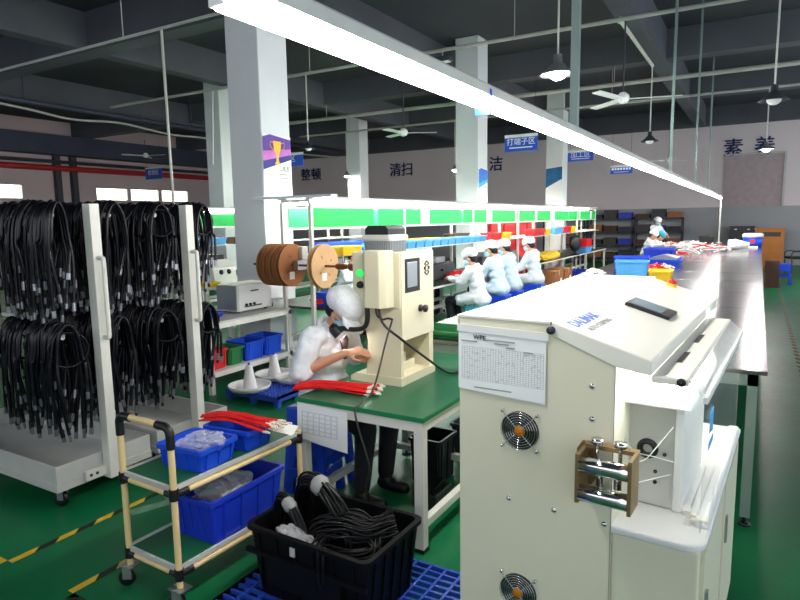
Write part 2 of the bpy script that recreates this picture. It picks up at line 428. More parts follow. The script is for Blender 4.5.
# ------------------------------------------------------------ long luminaire over the steel bench
LX, LZ = -.985, 2.16
L = thing('linear_light', 'long continuous white tube light hung over the steel bench', 'light', (LX,.96,LZ))
r = MB(); Y1 = 18.9
r.prism([(-.032,.026),(-.032,.062),(-.022,.072),(.022,.072),(.032,.062),(.032,.026)], (0,-.1,0), (1,0,0), (0,0,1), (0,Y1+.1,0)); r.build('rail', 'grey_white', L)
n = 16
for i in range(n):
    a = 0. if i == 0 else 1.40+(i-1)*1.24; b = min(a+(1.38 if i == 0 else 1.22), Y1)
    MB().tube([(0,a,0),(0,b,0)], .028, 12).build('tube', 'light_tube', L)
    MB().bb((-.03 if i == 1 else -.02,a-.014,-.05 if i == 1 else -.02),(.036 if i == 1 else .02,a+.002,.05)).build('tube_holder', 'blue_bin' if i in (1,) else 'white_plastic', L)
for i, (y, k) in enumerate(((3.75,.045),(8.3,.03),(11.6,.03),(14.6,.03))):
    p = thing('hanger_pole', ('thick grey post holding up the tube light, nearest of the hanger row','second grey hanger post along the tube light','third thin grey hanger post along the tube light','last thin grey hanger post on the tube light')[i], 'post', (LX,y,LZ+.072))
    MB().bb((-k/2,-k/2,0),(k/2,k/2,CEIL-LZ-.072)).build('post', 'alu_green', p)
    MB().bb((-.06,-.06,CEIL-LZ-.092),(.06,.06,CEIL-LZ-.072)).build('ceiling_plate', 'alu_green', p)
tag(MB().cyl((LX,19.9,.8805),(LX,19.9,2.26),.022,8).bb((LX-.08,19.82,.8805),(LX+.08,19.98,.895)).build('end_post', 'pipe_white'), 'thin white post standing on the steel bench under the far end of the light', 'post')
# ------------------------------------------------------------ pendants, fans, signs
def pendant(x, y, z, d, top, lit, lab, mt='dark_steel', bulb='bulb'):
    t = thing('pendant_lamp', lab, 'lamp', (x,y,z)); s = d/.36
    MB().lathe([(.04*s,.2*s),(.045*s,.12*s),(.07*s,.1*s),(.1*s,.06*s),(.18*s,.005*s),(.176*s,0),(.095*s,.05*s),(.06*s,.09*s),(.001,.1*s)], n=24).build('shade', mt, t)
    MB().ball((0,0,.02*s), (.085*s,.085*s,.07*s), 16).build('bulb', (bulb if y < 10 else 'far_bulb') if lit else 'white_plastic', t)
    MB().cyl((0,0,.19*s),(0,0,top-z),.012,8).build('cable', 'pipe_white', t)
pendant(-2.15,7.4,3.36,.42,4.7,True, 'lit pendant lamp left of the thick hanger post', 'aluminium')
pendant(.075,9.2,3.1,.36,4.4,False, 'dark pendant lamp at the far right of the ceiling')
pendant(-1.84,12.35,3.06,.32,4.4,False, 'small dark pendant lamp hung from the bent conduit')
pendant(-7.4,9.25,3.04,.27,4.4,False, 'small pendant lamp hanging right of the nearest column')
pendant(.04,15.75,3.08,.33,4.4,True, 'lit pendant lamp in front of the right wall lettering', 'aluminium')
pendant(-11.15,15.8,3.06,.28,4.4,True, 'lit pendant lamp between the left pair of wall characters and the fan', 'aluminium')
pendant(-7.45,15.8,3.04,.28,4.4,True, 'lit pendant lamp touching the left edge of the middle column', 'aluminium')
def fan(x, y, z, top, rz, R_, lab):
    t = thing('ceiling_fan', lab, 'fan', (x,y,z), rz)
    MB().lathe([(.001,.09),(.04,.09),(.08,.05),(.09,0),(.06,-.05),(.001,-.07)], n=20).build('motor', 'white_plastic', t)
    for k in range(3):
        a = k*2*PI/3; R = Matrix.Rotation(a,3,'Z') @ Matrix.Rotation(.15,3,'X')
        m = MB(); m.box(R @ Vector((R_/2+.05,0,0)), (R_,.12,.012), R, 0, .005); m.box(R @ Vector((.12,0,0)), (.2,.035,.016), R)
        m.build('blade', 'white_plastic', t)
    MB().cyl((0,0,.09),(0,0,top-z),.012,8).build('rod', 'dark_steel', t)
fan(-1.76,9.3,3.34,4.4,.25,.72,'white ceiling fan above the tube light, right of the lit pendant')
fan(-6.05,10.5,3.36,4.7,.5,.6,'white ceiling fan between the two white columns')
fan(-17.5,13.4,3.9,4.4,.2,.7,'small white ceiling fan near the left wall')
fan(-2.3,19.0,3.25,4.75,.9,.55,'small ceiling fan by the far wall, just above the tube light')
def sign(x, y, z, w, h, txt, sub, lab, sz, top=4.6):
    t = thing('hanging_sign', lab, 'sign', (x,y,z))
    MB().bb((-w/2,-.012,-h/2),(w/2,.012,h/2)).build('board', 'sign_blue', t)
    MB().bb((-w/2,-.016,h/2-.03),(w/2,.016,h/2+.03)).build('top_strip', 'white_plastic', t)
    if txt: text('lettering', txt, sz, 'white_letter', t, frame((0,-.013,.03), (1,0,0), (0,0,1)))
    else:
        lt_ = MB()
        for k in range(7): lt_.bb((-.27+k*.08,-.014,.0),(-.215+k*.08,-.012,.06))
        lt_.build('lettering','white_letter',t)
    if sub: MB().bb((-w*.35,-.014,-h*.3),(w*.35,-.012,-h*.23)).build('small_print', 'white_letter', t)
    for s in (-1,1): MB().cyl((s*w*.42,0,h/2),(s*w*.42,0,top-z),.004,6).build('hanging_wire', 'dark_steel', t)
sign(-4.2,12,3.17,.68,.3,'打端子区',True,'blue hanging sign with four white characters right of the middle column',.15)
sign(-4.02,16,3.23,.64,.25,'加工区',True,'blue hanging sign with three characters partly behind the tube light',.17)
sign(-3.58,19,3.04,.62,.22,'',True,'small blue hanging sign below the tube light near the far wall',.1)
sign(-19.2,15,3.5,.9,.4,'检验区',False,'blue hanging sign in front of the left windows',.2)
sign(-10.1,12,3.2,.66,.3,'区',False,'blue hanging sign half hidden by the nearest column',.2)
g = thing('junction_box', 'small dark luminaire hanging under the nearer cross conduit', 'lamp', (-4.55,9.2,4.25))
MB().box((0,0,0),(.32,.16,.08),bev=.02).build('housing', 'dark_steel', g); MB().bb((-.12,-.05,-.055),(.12,.05,-.04)).build('lens', 'white_plastic', g); MB().cyl((0,0,.04),(0,0,.13),.012,6).build('stem','conduit',g)
# ------------------------------------------------------------ posters on the columns (they face +X, plane YZ)
def poster(yc, z0, z1, w, lab, cols, trophy):
    t = thing('poster', lab, 'poster', (-4.995,yc,z0)); h = z1-z0
    MB().bb((0,-w/2,0),(.006,w/2,h)).build('sheet', 'paper', t)
    ax, ay = (0,1,0), (0,0,1)
    p = MB(); b0, b1 = h*.42, h*.62
    p.prism([(-w/2,b0),(w/2,b1),(w/2,b1+.06),(-w/2,b0+.1)], (.006,0,0), ax, ay, (.001,0,0), 0)
    p.prism([(-w/2,b0+.1),(w/2,b1+.06),(w/2,h*.8),(-w/2,h*.72)], (.006,0,0), ax, ay, (.001,0,0), 1)
    p.prism([(-w/2,h*.72),(w/2,h*.8),(w/2,h*.95),(-w/4,h),(-w/2,h*.95)], (.006,0,0), ax, ay, (.001,0,0), 2)
    p.build('printed_picture', cols, t)
    if trophy:
        g = MB(); o = (.0075,0,0); d = (.001,0,0); c = h*.72
        g.prism([(-.07,c+.13),(.07,c+.13),(.055,c+.02),(.02,c-.04),(-.02,c-.04),(-.055,c+.02)], o, ax, ay, d)
        g.prism([(-.015,c-.04),(.015,c-.04),(.02,c-.1),(.05,c-.14),(-.05,c-.14),(-.02,c-.1)], o, ax, ay, d)
        for s in (-1,1): g.tube([(.0085,s*y_,c+z_) for y_, z_ in ((.065,.11),(.12,.12),(.125,.06),(.06,.02))], .006, 6)
        g.build('trophy_picture', 'gold', t)
    l = MB()
    for k in range(5): l.bb((.006,w*.05 if k > 1 else w*.16,h*.16+k*.045),(.0075,w*.42,h*.16+k*.045+.016))
    l.bb((.006,w*.18,h*.44),(.0075,w*.28,h*.5)); l.bb((.006,w*.31,h*.44),(.0075,w*.4,h*.5))
    l.build('text_lines', 'grey_letter', t)
poster(5.65,2.0,2.71,.49,'white poster with a golden trophy on a purple sky, on the nearest column',['indigo','violet_pink','purple'],True)
poster(11.95,2.0,2.72,.46,'blue and white poster on the middle column',['light_blue','poster_blue','logo_blue'],False)
o5 = thing('poster', 'teal and blue poster on the column farthest down the assembly line', 'poster', (-5.25,17.895,2.2))
MB().bb((-.24,-.006,0),(.24,0,.95)).build('sheet','paper',o5)
MB().prism([(-.24,.35),(.24,.6),(.24,.95),(-.24,.9)],(0,-.006,0),(1,0,0),(0,0,1),(0,-.002,0)).build('printed_picture','poster_teal',o5)
# ------------------------------------------------------------ floor markings
def tape(a, b, w, lab, ph=0., mts=('tape_yellow','tape_black')):
    a = Vector((*a,.001)); b = Vector((*b,.001)); d = (b-a); Ln = d.length; d.normalize(); nrm = Vector((-d.y,d.x,0)); m = MB(); s = .11; t = -ph; k = 0
    while t < Ln:
        p0 = max(t,0); p1 = min(t+s,Ln); sk = .05
        q0 = min(max(p0+sk,0),Ln) if t > 0 else p0; q1 = min(p1+sk,Ln)
        vs = [a+d*p0-nrm*w/2, a+d*p1-nrm*w/2, a+d*q1+nrm*w/2, a+d*q0+nrm*w/2]
        m.add([v+Vector((0,0,.001)) for v in vs], [(0,1,2,3)], k % 2); k += 1; t += s
    tag(m.build('floor_tape', list(mts)), lab, 'tape')
tape((-3.2,1.48),(-3.2,3.4),.042,'yellow and black floor tape beside the cable racks')
tape((-3.225,1.46),(-4.6,1.46),.042,'yellow and black floor tape in front of the left cable rack')
tape((-2.68,1.48),(-2.68,2.6),.042,'yellow and black floor tape running under the pipe cart')
tape((-2.655,1.46),(-2.2,1.46),.042,'yellow and black floor tape turning in front of the pipe cart',.11)
tape((.48,6),(.45,22),.05,'worn yellow and black floor tape in the right aisle',0.,('tape_worn','tape_black'))
a_ = MB(); a_.add([(-3.16,2.13,.002),(-3.08,2.1,.002),(-3.0,2.3,.002),(-2.95,2.26,.002),(-2.93,2.45,.002),(-3.14,2.36,.002),(-3.07,2.34,.002)], [(0,1,2,6),(5,2,4),(2,3,4)])
tag(a_.build('floor_arrow', 'floor_mark'), 'faded pale arrow painted on the floor between the tapes', 'marking')
# ================================================================== FOREGROUND
def rrect(w, d, r, n=4):
    P = []
    for cx, cy, a0 in ((w/2-r,d/2-r,0),(-w/2+r,d/2-r,PI/2),(-w/2+r,-d/2+r,PI),(w/2-r,-d/2+r,3*PI/2)):
        for i in range(n+1):
            a = a0+PI/2*i/n; P.append((cx+r*math.cos(a), cy+r*math.sin(a)))
    return P
def tub(w, d, h, t=.006, taper=.88, r=.02, rim=.012, rib=0, m=None):
    """open-topped plastic bin, base at z=0"""
    m = m or MB(); k = taper
    def ring(sx, dx, z, rr): return [Vector((x,y,z)) for x, y in rrect(w*sx-2*dx, d*sx-2*dx, rr)]
    rings = [ring(k,0,0,r), ring(1,0,h-.02,r), ring(1,-rim,h-.02,r+rim/2), ring(1,-rim,h,r+rim/2), ring(1,t,h,r), ring(k,t,t,r)]
    n = len(rings[0]); vs = [v for q in rings for v in q]; fs = []
    for i in range(len(rings)-1):
        for j in range(n): fs.append((i*n+j, i*n+(j+1)%n, (i+1)*n+(j+1)%n, (i+1)*n+j))
    fs.append(tuple(range(n-1,-1,-1))); fs.append(tuple((len(rings)-1)*n+j for j in range(n)))
    m.add(vs, fs)
    if rib:
        for s in (-1,1):
            for i in range(rib):
                x = (i-(rib-1)/2)*w*.8/max(1,rib-1)
                A = [(x-.005,s*d/2*k,.01),(x+.005,s*d/2*k,.01),(x+.005,s*(d/2),h-.025),(x-.005,s*(d/2),h-.025)]
                B = [(p[0],p[1]+s*.008,p[2]) for p in A]
                m.add(A+B, [(0,1,2,3),(7,6,5,4),(0,4,5,1),(1,5,6,2),(2,6,7,3),(3,7,4,0)])
            for i in range(max(2,rib-1)):
                y = (i-(rib-2)/2)*d*.7/max(1,rib-2)
                A = [(s*w/2*k,y-.005,.01),(s*w/2*k,y+.005,.01),(s*(w/2),y+.005,h-.025),(s*(w/2),y-.005,h-.025)]
                B = [(p[0]+s*.008,p[1],p[2]) for p in A]
                m.add(A+B, [(0,1,2,3),(7,6,5,4),(0,4,5,1),(1,5,6,2),(2,6,7,3),(3,7,4,0)])
    return m
def bin_(loc, w, d, h, mt, lab, rz=0., cat='bin', name='plastic_bin', group=None, rib=4, taper=.9, r=.018):
    o = tub(w,d,h,taper=taper,rib=rib,r=r).build(name, mt, None, loc, (0,0,rz)); tag(o, lab, cat, group); return o
def caster(parent, x, y, top, rz=0., r=.05):
    m = MB(); m.bb((x-.04,y-.035,top-.006),(x+.04,y+.035,top))
    R = Matrix.Rotation(rz,3,'Z')
    for s in (-1,1):
        m.box(Vector((x,y,0))+R @ Vector((-.012,s*.021,(top+r*.6)/2+.01)), (.04,.005,top-r*.6-.012), R)
    o = m.build('caster', 'aluminium', parent)
    ax = R @ Vector((0,1,0)); c = Vector((x,y,r))+R @ Vector((-.02,0,0))
    w = MB(); w.lathe([(.001,-.016),(r*.8,-.016),(r,-.008),(r,.008),(r*.8,.016),(.001,.016)], c, ax, 20); w.build('wheel', 'black_rubber', o)
    return o

# ------------------------------------------------------------ wire stripping machine
MA = thing('wire_stripping_machine', 'large cream wire stripping machine with sloped lid, in the right foreground', 'machine', (-.841,1.811,0), math.radians(-3))
LEN = 1.56
b = MB()
b.prism([(0,.07),(0,1.38),(.315,1.38),(.508,1.285),(.508,.07)], (0,0,0), (1,0,0), (0,0,1), (0,LEN,0))
b.prism([(.508,.07),(.508,.762),(.745,.762),(.745,.07)], (0,.012,0), (1,0,0), (0,0,1), (0,1.12,0))
bo = b.build('body', 'cream', MA); bv = bo.modifiers.new('b','BEVEL'); bv.width = .005; bv.segments = 2; bv.limit_method = 'ANGLE'
MB().prism([(-.004,1.345),(-.004,1.386),(.313,1.387),(.313,1.38),(0,1.38),(0,1.345)], (0,-.006,0), (1,0,0), (0,0,1), (0,LEN+.012,0)).build('top_cover', 'cream_lid', MA)
MB().bb((.3135,-.004,1.37),(.3168,1.5,1.3862)).build('seam', 'plate_dark', MA)
l = MB().prism([(.317,1.345),(.317,1.388),(.606,1.3),(.606,1.256),(.508,1.27)], (0,-.008,0), (1,0,0), (0,0,1), (0,1.5,0)).build('lid', 'cream_lid', MA)
bv = l.modifiers.new('b','BEVEL'); bv.width = .004; bv.segments = 2
MB().lathe([(.001,-.012),(.012,-.012),(.013,0)], (.318,-.008,1.362), (0,1,0), 14).build('hinge_bolt', 'dark_steel', l)
# side panel seam and screws on the end face
MB().bb((.506,-.0015,.08),(.5085,0,1.27)).build('panel_seam', 'grey_letter', MA)
for x, z in ((.441,1.204),(.444,1.104),(.182,.791),(.334,.789),(.488,.785),(.19,.3),(.34,.3),(.47,.3)):
    MB().lathe([(.0085,0),(.0085,-.003),(.001,-.005)][::-1], (x,0,z), (0,1,0), 10).build('screw', 'chrome', MA)
for z in (1.028,.474):
    x = .219
    g = MB().lathe([(.001,-.004),(.062,-.004),(.062,0)], (x,0,z), (0,1,0), 32).build('fan', 'black', MA)
    bl = MB()
    for k in range(7):
        a = k*2*PI/7; R = Matrix.Rotation(a,3,'Y') @ Matrix.Rotation(.5,3,'X')
        bl.box(Vector((x,-.006,z)) + Matrix.Rotation(a,3,'Y') @ Vector((.036,0,0)), (.038,.003,.024), R)
    bl.build('fan_blades', 'fan_dark', g)
    MB().lathe([(.001,-.011),(.017,-.011),(.018,-.005)], (x,0,z), (0,1,0), 20).build('hub', 'amber', g)
    gr = MB()
    for k in range(6): gr.tube(arc((x,-.013,z), .021+.008*k, 0, 2*PI, 36)[:-1], .0011, 5, closed=True)
    for a in (PI/4,3*PI/4,5*PI/4,7*PI/4):
        gr.cyl((x+.012*math.cos(a),-.013,z+.012*math.sin(a)),(x+.082*math.cos(a),-.01,z+.082*math.sin(a)),.0016,5)
        gr.lathe([(.001,-.012),(.005,-.012),(.005,0)], (x+.082*math.cos(a),0,z+.082*math.sin(a)), (0,1,0), 8)
    gr.build('grille', 'chrome', g)
# counter
cp = [(.5,.0),(.70,.0)] + [(.70+.06*math.sin(a*PI/12),.06-.06*math.cos(a*PI/12)) for a in range(1,7)] + [(.76,1.15),(.5,1.15)]
c = MB().prism(cp, (0,.0,.76), (1,0,0), (0,1,0), (0,0,.024)).build('counter', 'white_plastic', MA)
bv = c.modifiers.new('b','BEVEL'); bv.width = .008; bv.segments = 3; bv.limit_method = 'ANGLE'
MB().box((.735,.62,.792),(.04,1.0,.018),bev=.008).build('counter_lip', 'white_plastic', c)
dr = MB(); dr.bb((.745,.06,.1),(.756,.56,.74)); d1 = dr.build('door', 'cream', MA); MB().bb((.756,.1,.5),(.764,.125,.6)).build('handle', 'aluminium', d1)
dr = MB(); dr.bb((.745,.6,.1),(.758,1.1,.74)); d2 = dr.build('door', 'cream', MA); MB().bb((.758,.64,.5),(.766,.665,.6)).build('handle', 'aluminium', d2)
for x, y in ((.06,.08),(.69,.1),(.06,1.46),(.45,1.46)): MB().cyl((x,y,0),(x,y,.075),.025,12).build('foot', 'black_rubber', MA)
# cutting head on the counter
hb = MB(); hb.bb((.47,.2,.786),(.645,.62,1.13)); ho = hb.build('blade_housing', 'machine_steel', MA)
bv = ho.modifiers.new('b','BEVEL'); bv.width = .003
MB().bb((.645,.19,.786),(.668,.66,1.14)).bb((.668,.2,.786),(.69,.62,.79)).build('side_cover', 'white_plastic', ho)
gm = MB().lathe([(.032,0),(.032,-.008),(.024,-.014),(.016,-.012),(.014,0)], (.565,.2,.972), (0,1,0), 24); gm.build('grommet', 'black_rubber', ho)
for x, z in ((.5,1.0),(.615,.96),(.59,.865),(.59,.9),(.5,.85)): MB().lathe([(.001,-.003),(.006,-.003),(.006,0)], (x,.2,z), (0,1,0), 10).build('screw', 'fan_dark', ho)
wc = MB().prism([(.44,1.13),(.44,1.205),(.65,1.205)]+[(.65+.045*math.sin(a*PI/12),1.16+.045*math.cos(a*PI/12)) for a in range(1,7)]+[(.695,1.13)], (0,.12,0), (1,0,0), (0,0,1), (0,.6,0))
wc = wc.build('head_cover', 'white_plastic', MA); bv = wc.modifiers.new('b','BEVEL'); bv.width = .008; bv.segments = 3; bv.limit_method = 'ANGLE'
MB().bb((.63,.03,1.224),(.66,1.2,1.2355)).build('work_light', 'work_light', MA)
wr = MB()
wr.tube(bez([(.47,.19,1.14),(.5,.14,1.03),(.54,.12,.985),(.6,.1,.985),(.65,.15,.96)],8), .0018, 6)
wr.tube(bez([(.5,.15,1.14),(.49,.12,1.05),(.47,.1,.98)],8), .0018, 6)
wr.tube(bez([(.64,.18,1.06),(.6,.13,1.0),(.57,.12,.96),(.53,.1,.955)],8), .0018, 6)
wr.tube(bez([(.56,-.01,.93),(.6,.1,.915),(.64,.16,.915)],8), .0018, 6)
wr.build('thin_wires', 'white_plastic', MA)
la = MB(); la.bb((.69,.12,.784),(.705,.15,.83)); la.box((.73,.13,.808),(.05,.03,.012),bev=.004); la.cyl((.68,.13,.82),(.72,.13,.815),.008,8); la.build('latch', 'white_paint', c)
# hinged guard along the lid
gs = MB(); gs.bb((.604,.0,1.236),(.70,1.14,1.258))
gs = gs.build('guard_strip', 'cream_lid', MA); bv = gs.modifiers.new('b','BEVEL'); bv.width = .005; bv.segments = 2
for y in (.28,.62): MB().box((.645,y,1.258),(.016,.16,.003)).build('slot', 'plate_dark', gs)
MB().lathe([(.001,-.003),(.012,-.003),(.012,0)], (.682,0,1.247), (0,1,0), 14).build('pivot_bolt', 'fan_dark', gs)
gp = MB(); gp.prism([(.70,1.254),(.745,1.212),(.742,1.208),(.698,1.25)], (0,.01,0), (1,0,0), (0,0,1), (0,1.12,0)); gp.build('clear_pane', 'acrylic_foggy', gs)
MB().bb((.737,.0,1.196),(.749,1.14,1.214)).build('guard_rail', 'white_plastic', gs)
MB().bb((.741,.02,.82),(.7445,1.1,1.197)).build('clear_curtain', 'acrylic', gs)
st = MB()
for k in range(3): st.bb((.7446,.11+.03*k,1.08-.005*k),(.7456,.13+.03*k,1.14))
st.bb((.7446,.1,1.03),(.7456,.21,1.055)); st.build('sticker', 'light_blue', gs)
# screen, stop button and logo on the lid (lid plane: from (.317,1.388) to (.606,1.3))
lt = math.atan2(-.088,.289); lx = Vector((math.cos(lt),0,math.sin(lt))); ln = Vector((-math.sin(lt),0,math.cos(lt))); lo = Vector((.317,0,1.388))
def lidp(a, y, h=0): return lo+lx*a+Vector((0,y,0))+ln*h
RL = Matrix.Rotation(-lt,3,'Y')
SCY = .68
s_ = MB().box(lidp(.155,SCY,.006),(.165,.165,.014),RL,0,.004).build('touch_screen', 'black', MA)
MB().box(lidp(.145,SCY,.0135),(.12,.135,.002),RL).build('display', 'screen', s_)
sb = MB().lathe([(.001,.03),(.018,.03),(.02,.022),(.02,.012)], lidp(.1,1.42), ln, 16).build('stop_button', 'red_bin', MA)
MB().lathe([(.024,.014),(.026,.0)], lidp(.1,1.42), ln, 16).build('collar', 'yellow', sb)
text('logo', 'DALIMAK', .058, 'logo_blue', MA, frame(lidp(.052,.165,.0), (0,1,0), -lx), .0012, bold=.0012)
text('printed_text', 'AUTO STRIPPING', .03, 'grey_letter', MA, frame(lidp(.1,.18,.0), (0,1,0), -lx), .0012)
# wire straightener rollers
rp_ = MB().prism([(.405,.93),(.405,1.01),(.42,1.035),(.45,1.035),(.465,1.01),(.465,.93),(.45,.905),(.42,.905)], (0,0,0), (1,0,0), (0,0,1), (0,-.012,0))
ru = rp_.build('wire_straightener', 'brass_brown', MA)
MB().bb((.43,-.11,.885),(.441,0,1.03)).build('side_plate', 'brass_brown', ru); MB().bb((.577,-.12,.885),(.587,-.03,1.04)).build('side_plate', 'brass_brown', ru)
MB().bb((.436,-.04,1.028),(.585,-.01,1.04)).build('tie_bar', 'brass_brown', ru)
for z in (1.0,.915): MB().lathe([(.001,0),(.024,0),(.024,.134),(.001,.134)], (.442,-.1,z), (1,0,0), 20).build('roller', 'chrome', ru)
for x in (.485,.535): MB().cyl((x,-.05,.925),(x,-.05,.99),.012,12).build('small_roller', 'chrome', ru)
for x in (.475,.54):
    MB().cyl((x,-.05,1.0),(x,-.05,1.05),.006,8).lathe([(.001,.05),(.018,.05),(.018,.036),(.001,.036)], (x,-.05,1.015), (0,0,1), 14).build('thumb_screw', 'chrome', ru)
# inspection form clipped to the machine end face
pf = thing('inspection_form', 'printed inspection form clipped to the cream end of the stripping machine', 'form', MA.matrix_basis @ Vector((.002,-.004,1.345)), math.radians(-3))
sh = MB(); nn = 8
vs = []
for i in range(nn+1):
    x = .3*i/nn
    for z, yy in ((0,0),(-.1,-.0015),(-.205,-.0015-.003*math.sin(i/nn*PI*.9))): vs.append((x,yy-.002,z-.012*(i/nn)))
fs = [(i*3+k,(i+1)*3+k,(i+1)*3+k+1,i*3+k+1) for i in range(nn) for k in (0,1)]
so = sh.add(vs, [f[::-1] for f in fs], 0, False).build('sheet', 'form', pf); sd = so.modifiers.new('s','SOLIDIFY'); sd.thickness = .0008
MB().bb((-.003,-.007,-.012),(.308,-.001,.012)).build('clip_strip', 'white_plastic', pf, rot=(0,.02,0))
ink = MB()
for x0, x1, z in ((.1,.2,-.028),(.13,.18,-.036),(.012,.07,-.04),(.17,.2,-.044),(.23,.26,-.05),(.06,.19,-.19)): ink.bb((x0,-.0068,z-.012*x0/.3-.004),(x1,-.0058,z-.012*x0/.3))
ink.build('printed_lines', 'grey_letter', pf)
text('handwriting', 'WPE', .022, 'black', pf, frame((.077,-.0045,-.029), (1,0,-.04), (0,0,1)), .001)

# ------------------------------------------------------------ green press table
def worktable(loc, w, d, h, lab, mat_top='green_mat', leg=.05, rail=.12, mat_t=.022):
    t = thing('work_table', lab, 'table', loc)
    MB().bb((0,0,h-mat_t),(w,d,h)).build('table_mat', mat_top, t)
    MB().bb((-.002,-.002,h-mat_t-.002),(w+.002,.0,h-.003)).bb((w,-.002,h-mat_t-.002),(w+.003,d,h-.003)).build('mat_edge', 'green_mat_edge', t)
    m = MB(); z0 = h-mat_t-.055; z1 = h-mat_t
    for a, b in (((.005,.005,z0),(w-.005,.045,z1)),((.005,d-.045,z0),(w-.005,d-.005,z1)),((.005,.045,z0),(.045,d-.045,z1)),((w-.045,.045,z0),(w-.005,d-.045,z1))): m.bb(a,b)
    m.build('frame', 'white_paint', t)
    for x, y in ((.005,.005),(w-.005-leg,.005),(.005,d-.005-leg),(w-.005-leg,d-.005-leg)):
        lg = MB().bb((x,y,.02),(x+leg,y+leg,z0+.001)).build('leg', 'white_paint', t); MB().bb((x-.004,y-.004,0),(x+leg+.004,y+leg+.004,.02)).build('foot','black_rubber',lg)
    m = MB(); q = rail
    for a, b in (((w-.05,leg,q),(w-.01,d-leg,q+.04)),((.01,leg,q),(.05,d-leg,q+.04)),((leg,d-.05,q),(w-leg,d-.01,q+.04))): m.bb(a,b)
    m.build('stretcher', 'white_paint', t)
    return t
TX0, TY0, TH = -2.195, 2.555, .72
worktable((TX0,TY0,0), .81, .97, TH, 'white steel table with green mat carrying the cream press')
# drawing taped to the table front
df = thing('drawing_sheet', 'printed drawing sheet hanging from the front edge of the green press table', 'form', (TX0+.015,TY0-.004,TH-.025))
MB().add([(0,0,0),(.34,0,-.01),(.345,-.012,-.235),(.17,-.004,-.225),(.0,-.01,-.2)], [(0,1,2,3,4)][::-1]).build('sheet','form2',df).modifiers.new('s','SOLIDIFY').thickness = .001
bin_((-1.85,3.84,.8805),.5,.3,.05,'green_bin','green tray on the near left corner of the steel bench',rib=0,cat='tray')
tag(MB().box((-1.95,4.25,.885),(.32,.4,.008),Matrix.Rotation(.15,3,'Z')).build('paper_stack','paper'), 'stack of white papers on the steel bench behind the press', 'paper')
tag(MB().box((-1.9,4.33,.893),(.12,.16,.006),Matrix.Rotation(.3,3,'Z')).build('paper_note','pink_white'), 'pinkish note lying on the stack of papers', 'paper')
# ------------------------------------------------------------ press
PR = thing('terminal_press', 'tall cream bench press with grey motor on top, standing on the green table', 'machine', (-1.945,3.22,TH))
MB().prism([(-.185,.0),(-.185,.03),(-.15,.05),(.18,.05),(.18,0)], (0,-.215,0), (1,0,0), (0,0,1), (0,.43,0)).build('base', 'press_cream', PR)
w_ = MB()
thr = [(.17,.05),(.17,.46),(-.155,.46),(-.14,.4),(-.075,.33),(-.06,.25),(-.075,.05)]
w_.prism(thr, (0,-.205,0), (1,0,0), (0,0,1), (0,.03,0)); w_.prism(thr, (0,.15,0), (1,0,0), (0,0,1), (0,.055,0))
w_.bb((-.06,-.175,.05),(-.03,.15,.46)); w_.build('frame', 'press_cream', PR)
w_ = MB(); w_.bb((-.158,-.21,.46),(.172,.21,.79)); h_ = w_.build('head', 'press_cream', PR); bv = h_.modifiers.new('b','BEVEL'); bv.width = .006; bv.segments = 2
MB().bb((.172,-.2,.27),(.178,.2,.782)).build('side_plate', 'press_cream', PR)
wi = MB().bb((.178,-.16,.55),(.18,.02,.75)).build('window', 'fan_dark', PR); MB().box((.182,-.08,.655),(.006,.12,.15),bev=.003).build('window_panel','aluminium',wi)
vg = MB()
for k in range(8):
    a = k*PI/4; vg.box((.18,.11+.03*math.cos(a),.68+.04*math.sin(a)),(.004,.01,.018),Matrix.Rotation(a,3,'X'))
vg.tube(arc((.18,.11,.68),.02,0,2*PI,16,(0,1,0),(0,0,1))[:-1],.0035,5,closed=True); vg.build('vent', 'fan_dark', PR)
MB().lathe([(.022,0),(.022,.01),(.011,.014),(.011,.028),(.023,.03),(.023,.046),(.001,.048)], (.178,.02,.44), (1,0,0), 16).build('knob', 'black', PR)
pb = MB().prism([(-.04,-.21),(-.04,-.27),(-.012,-.3),(.085,-.3),(.115,-.27),(.135,-.21)], (0,0,.47), (1,0,0), (0,1,0), (0,0,.335)).build('cover_box', 'press_cream', PR)
bv = pb.modifiers.new('b','BEVEL'); bv.width = .004
MB().lathe([(.001,-.02),(.018,-.02),(.022,-.01),(.022,0)], (-.1,-.21,.665), (0,1,0), 18).build('green_button', 'green_button', PR)
MB().lathe([(.001,-.02),(.018,-.02),(.022,-.01),(.022,0)], (-.1,-.21,.595), (0,1,0), 18).build('black_button', 'black', PR)
mo = MB(); mo.box((.0,-.08,.825),(.17,.2,.08),bev=.02)
for k in range(11): mo.bb((-.083+k*.0155,-.187,.79),(-.076+k*.0155,.02,.86))
for k in range(11): mo.bb((.08,-.175+k*.018,.79),(.092,-.168+k*.018,.86))
mo = mo.build('motor', 'aluminium', PR); MB().box((.0,-.08,.872),(.2,.23,.04),bev=.015).build('motor_band','grey_white',mo)
MB().prism([(-.08,.892),(-.08,.925),(-.06,.945),(.06,.945),(.08,.925),(.08,.892)], (0,-.18,0), (1,0,0), (0,0,1), (0,.2,0)).build('motor_cap','black',mo)
MB().cyl((-.12,.05,.05),(-.12,.05,.46),.01,8).build('guide_rod','brass_brown',PR)
MB().bb((-.16,-.03,.05),(-.09,.06,.1)).bb((-.14,-.01,.1),(-.1,.04,.15)).build('die','steel',PR)
MB().bb((-.02,-.1,.05),(.09,.1,.1)).cyl((.05,0,.1),(.05,0,.16),.03,12).build('lower_parts','press_cream',PR)
cb = MB(); cb.tube(bez([(-.01,-.28,.47),(-.01,-.285,.39),(-.035,-.29,.35),(-.1,-.29,.335),(-.18,-.29,.335),(-.23,-.285,.33)],8),.015,10); cb=cb.build('lamp_arm','black',PR)
lh = MB(); d_ = Vector((.62,.25,-.74)).normalized(); a0 = Vector((-.245,-.285,.325))
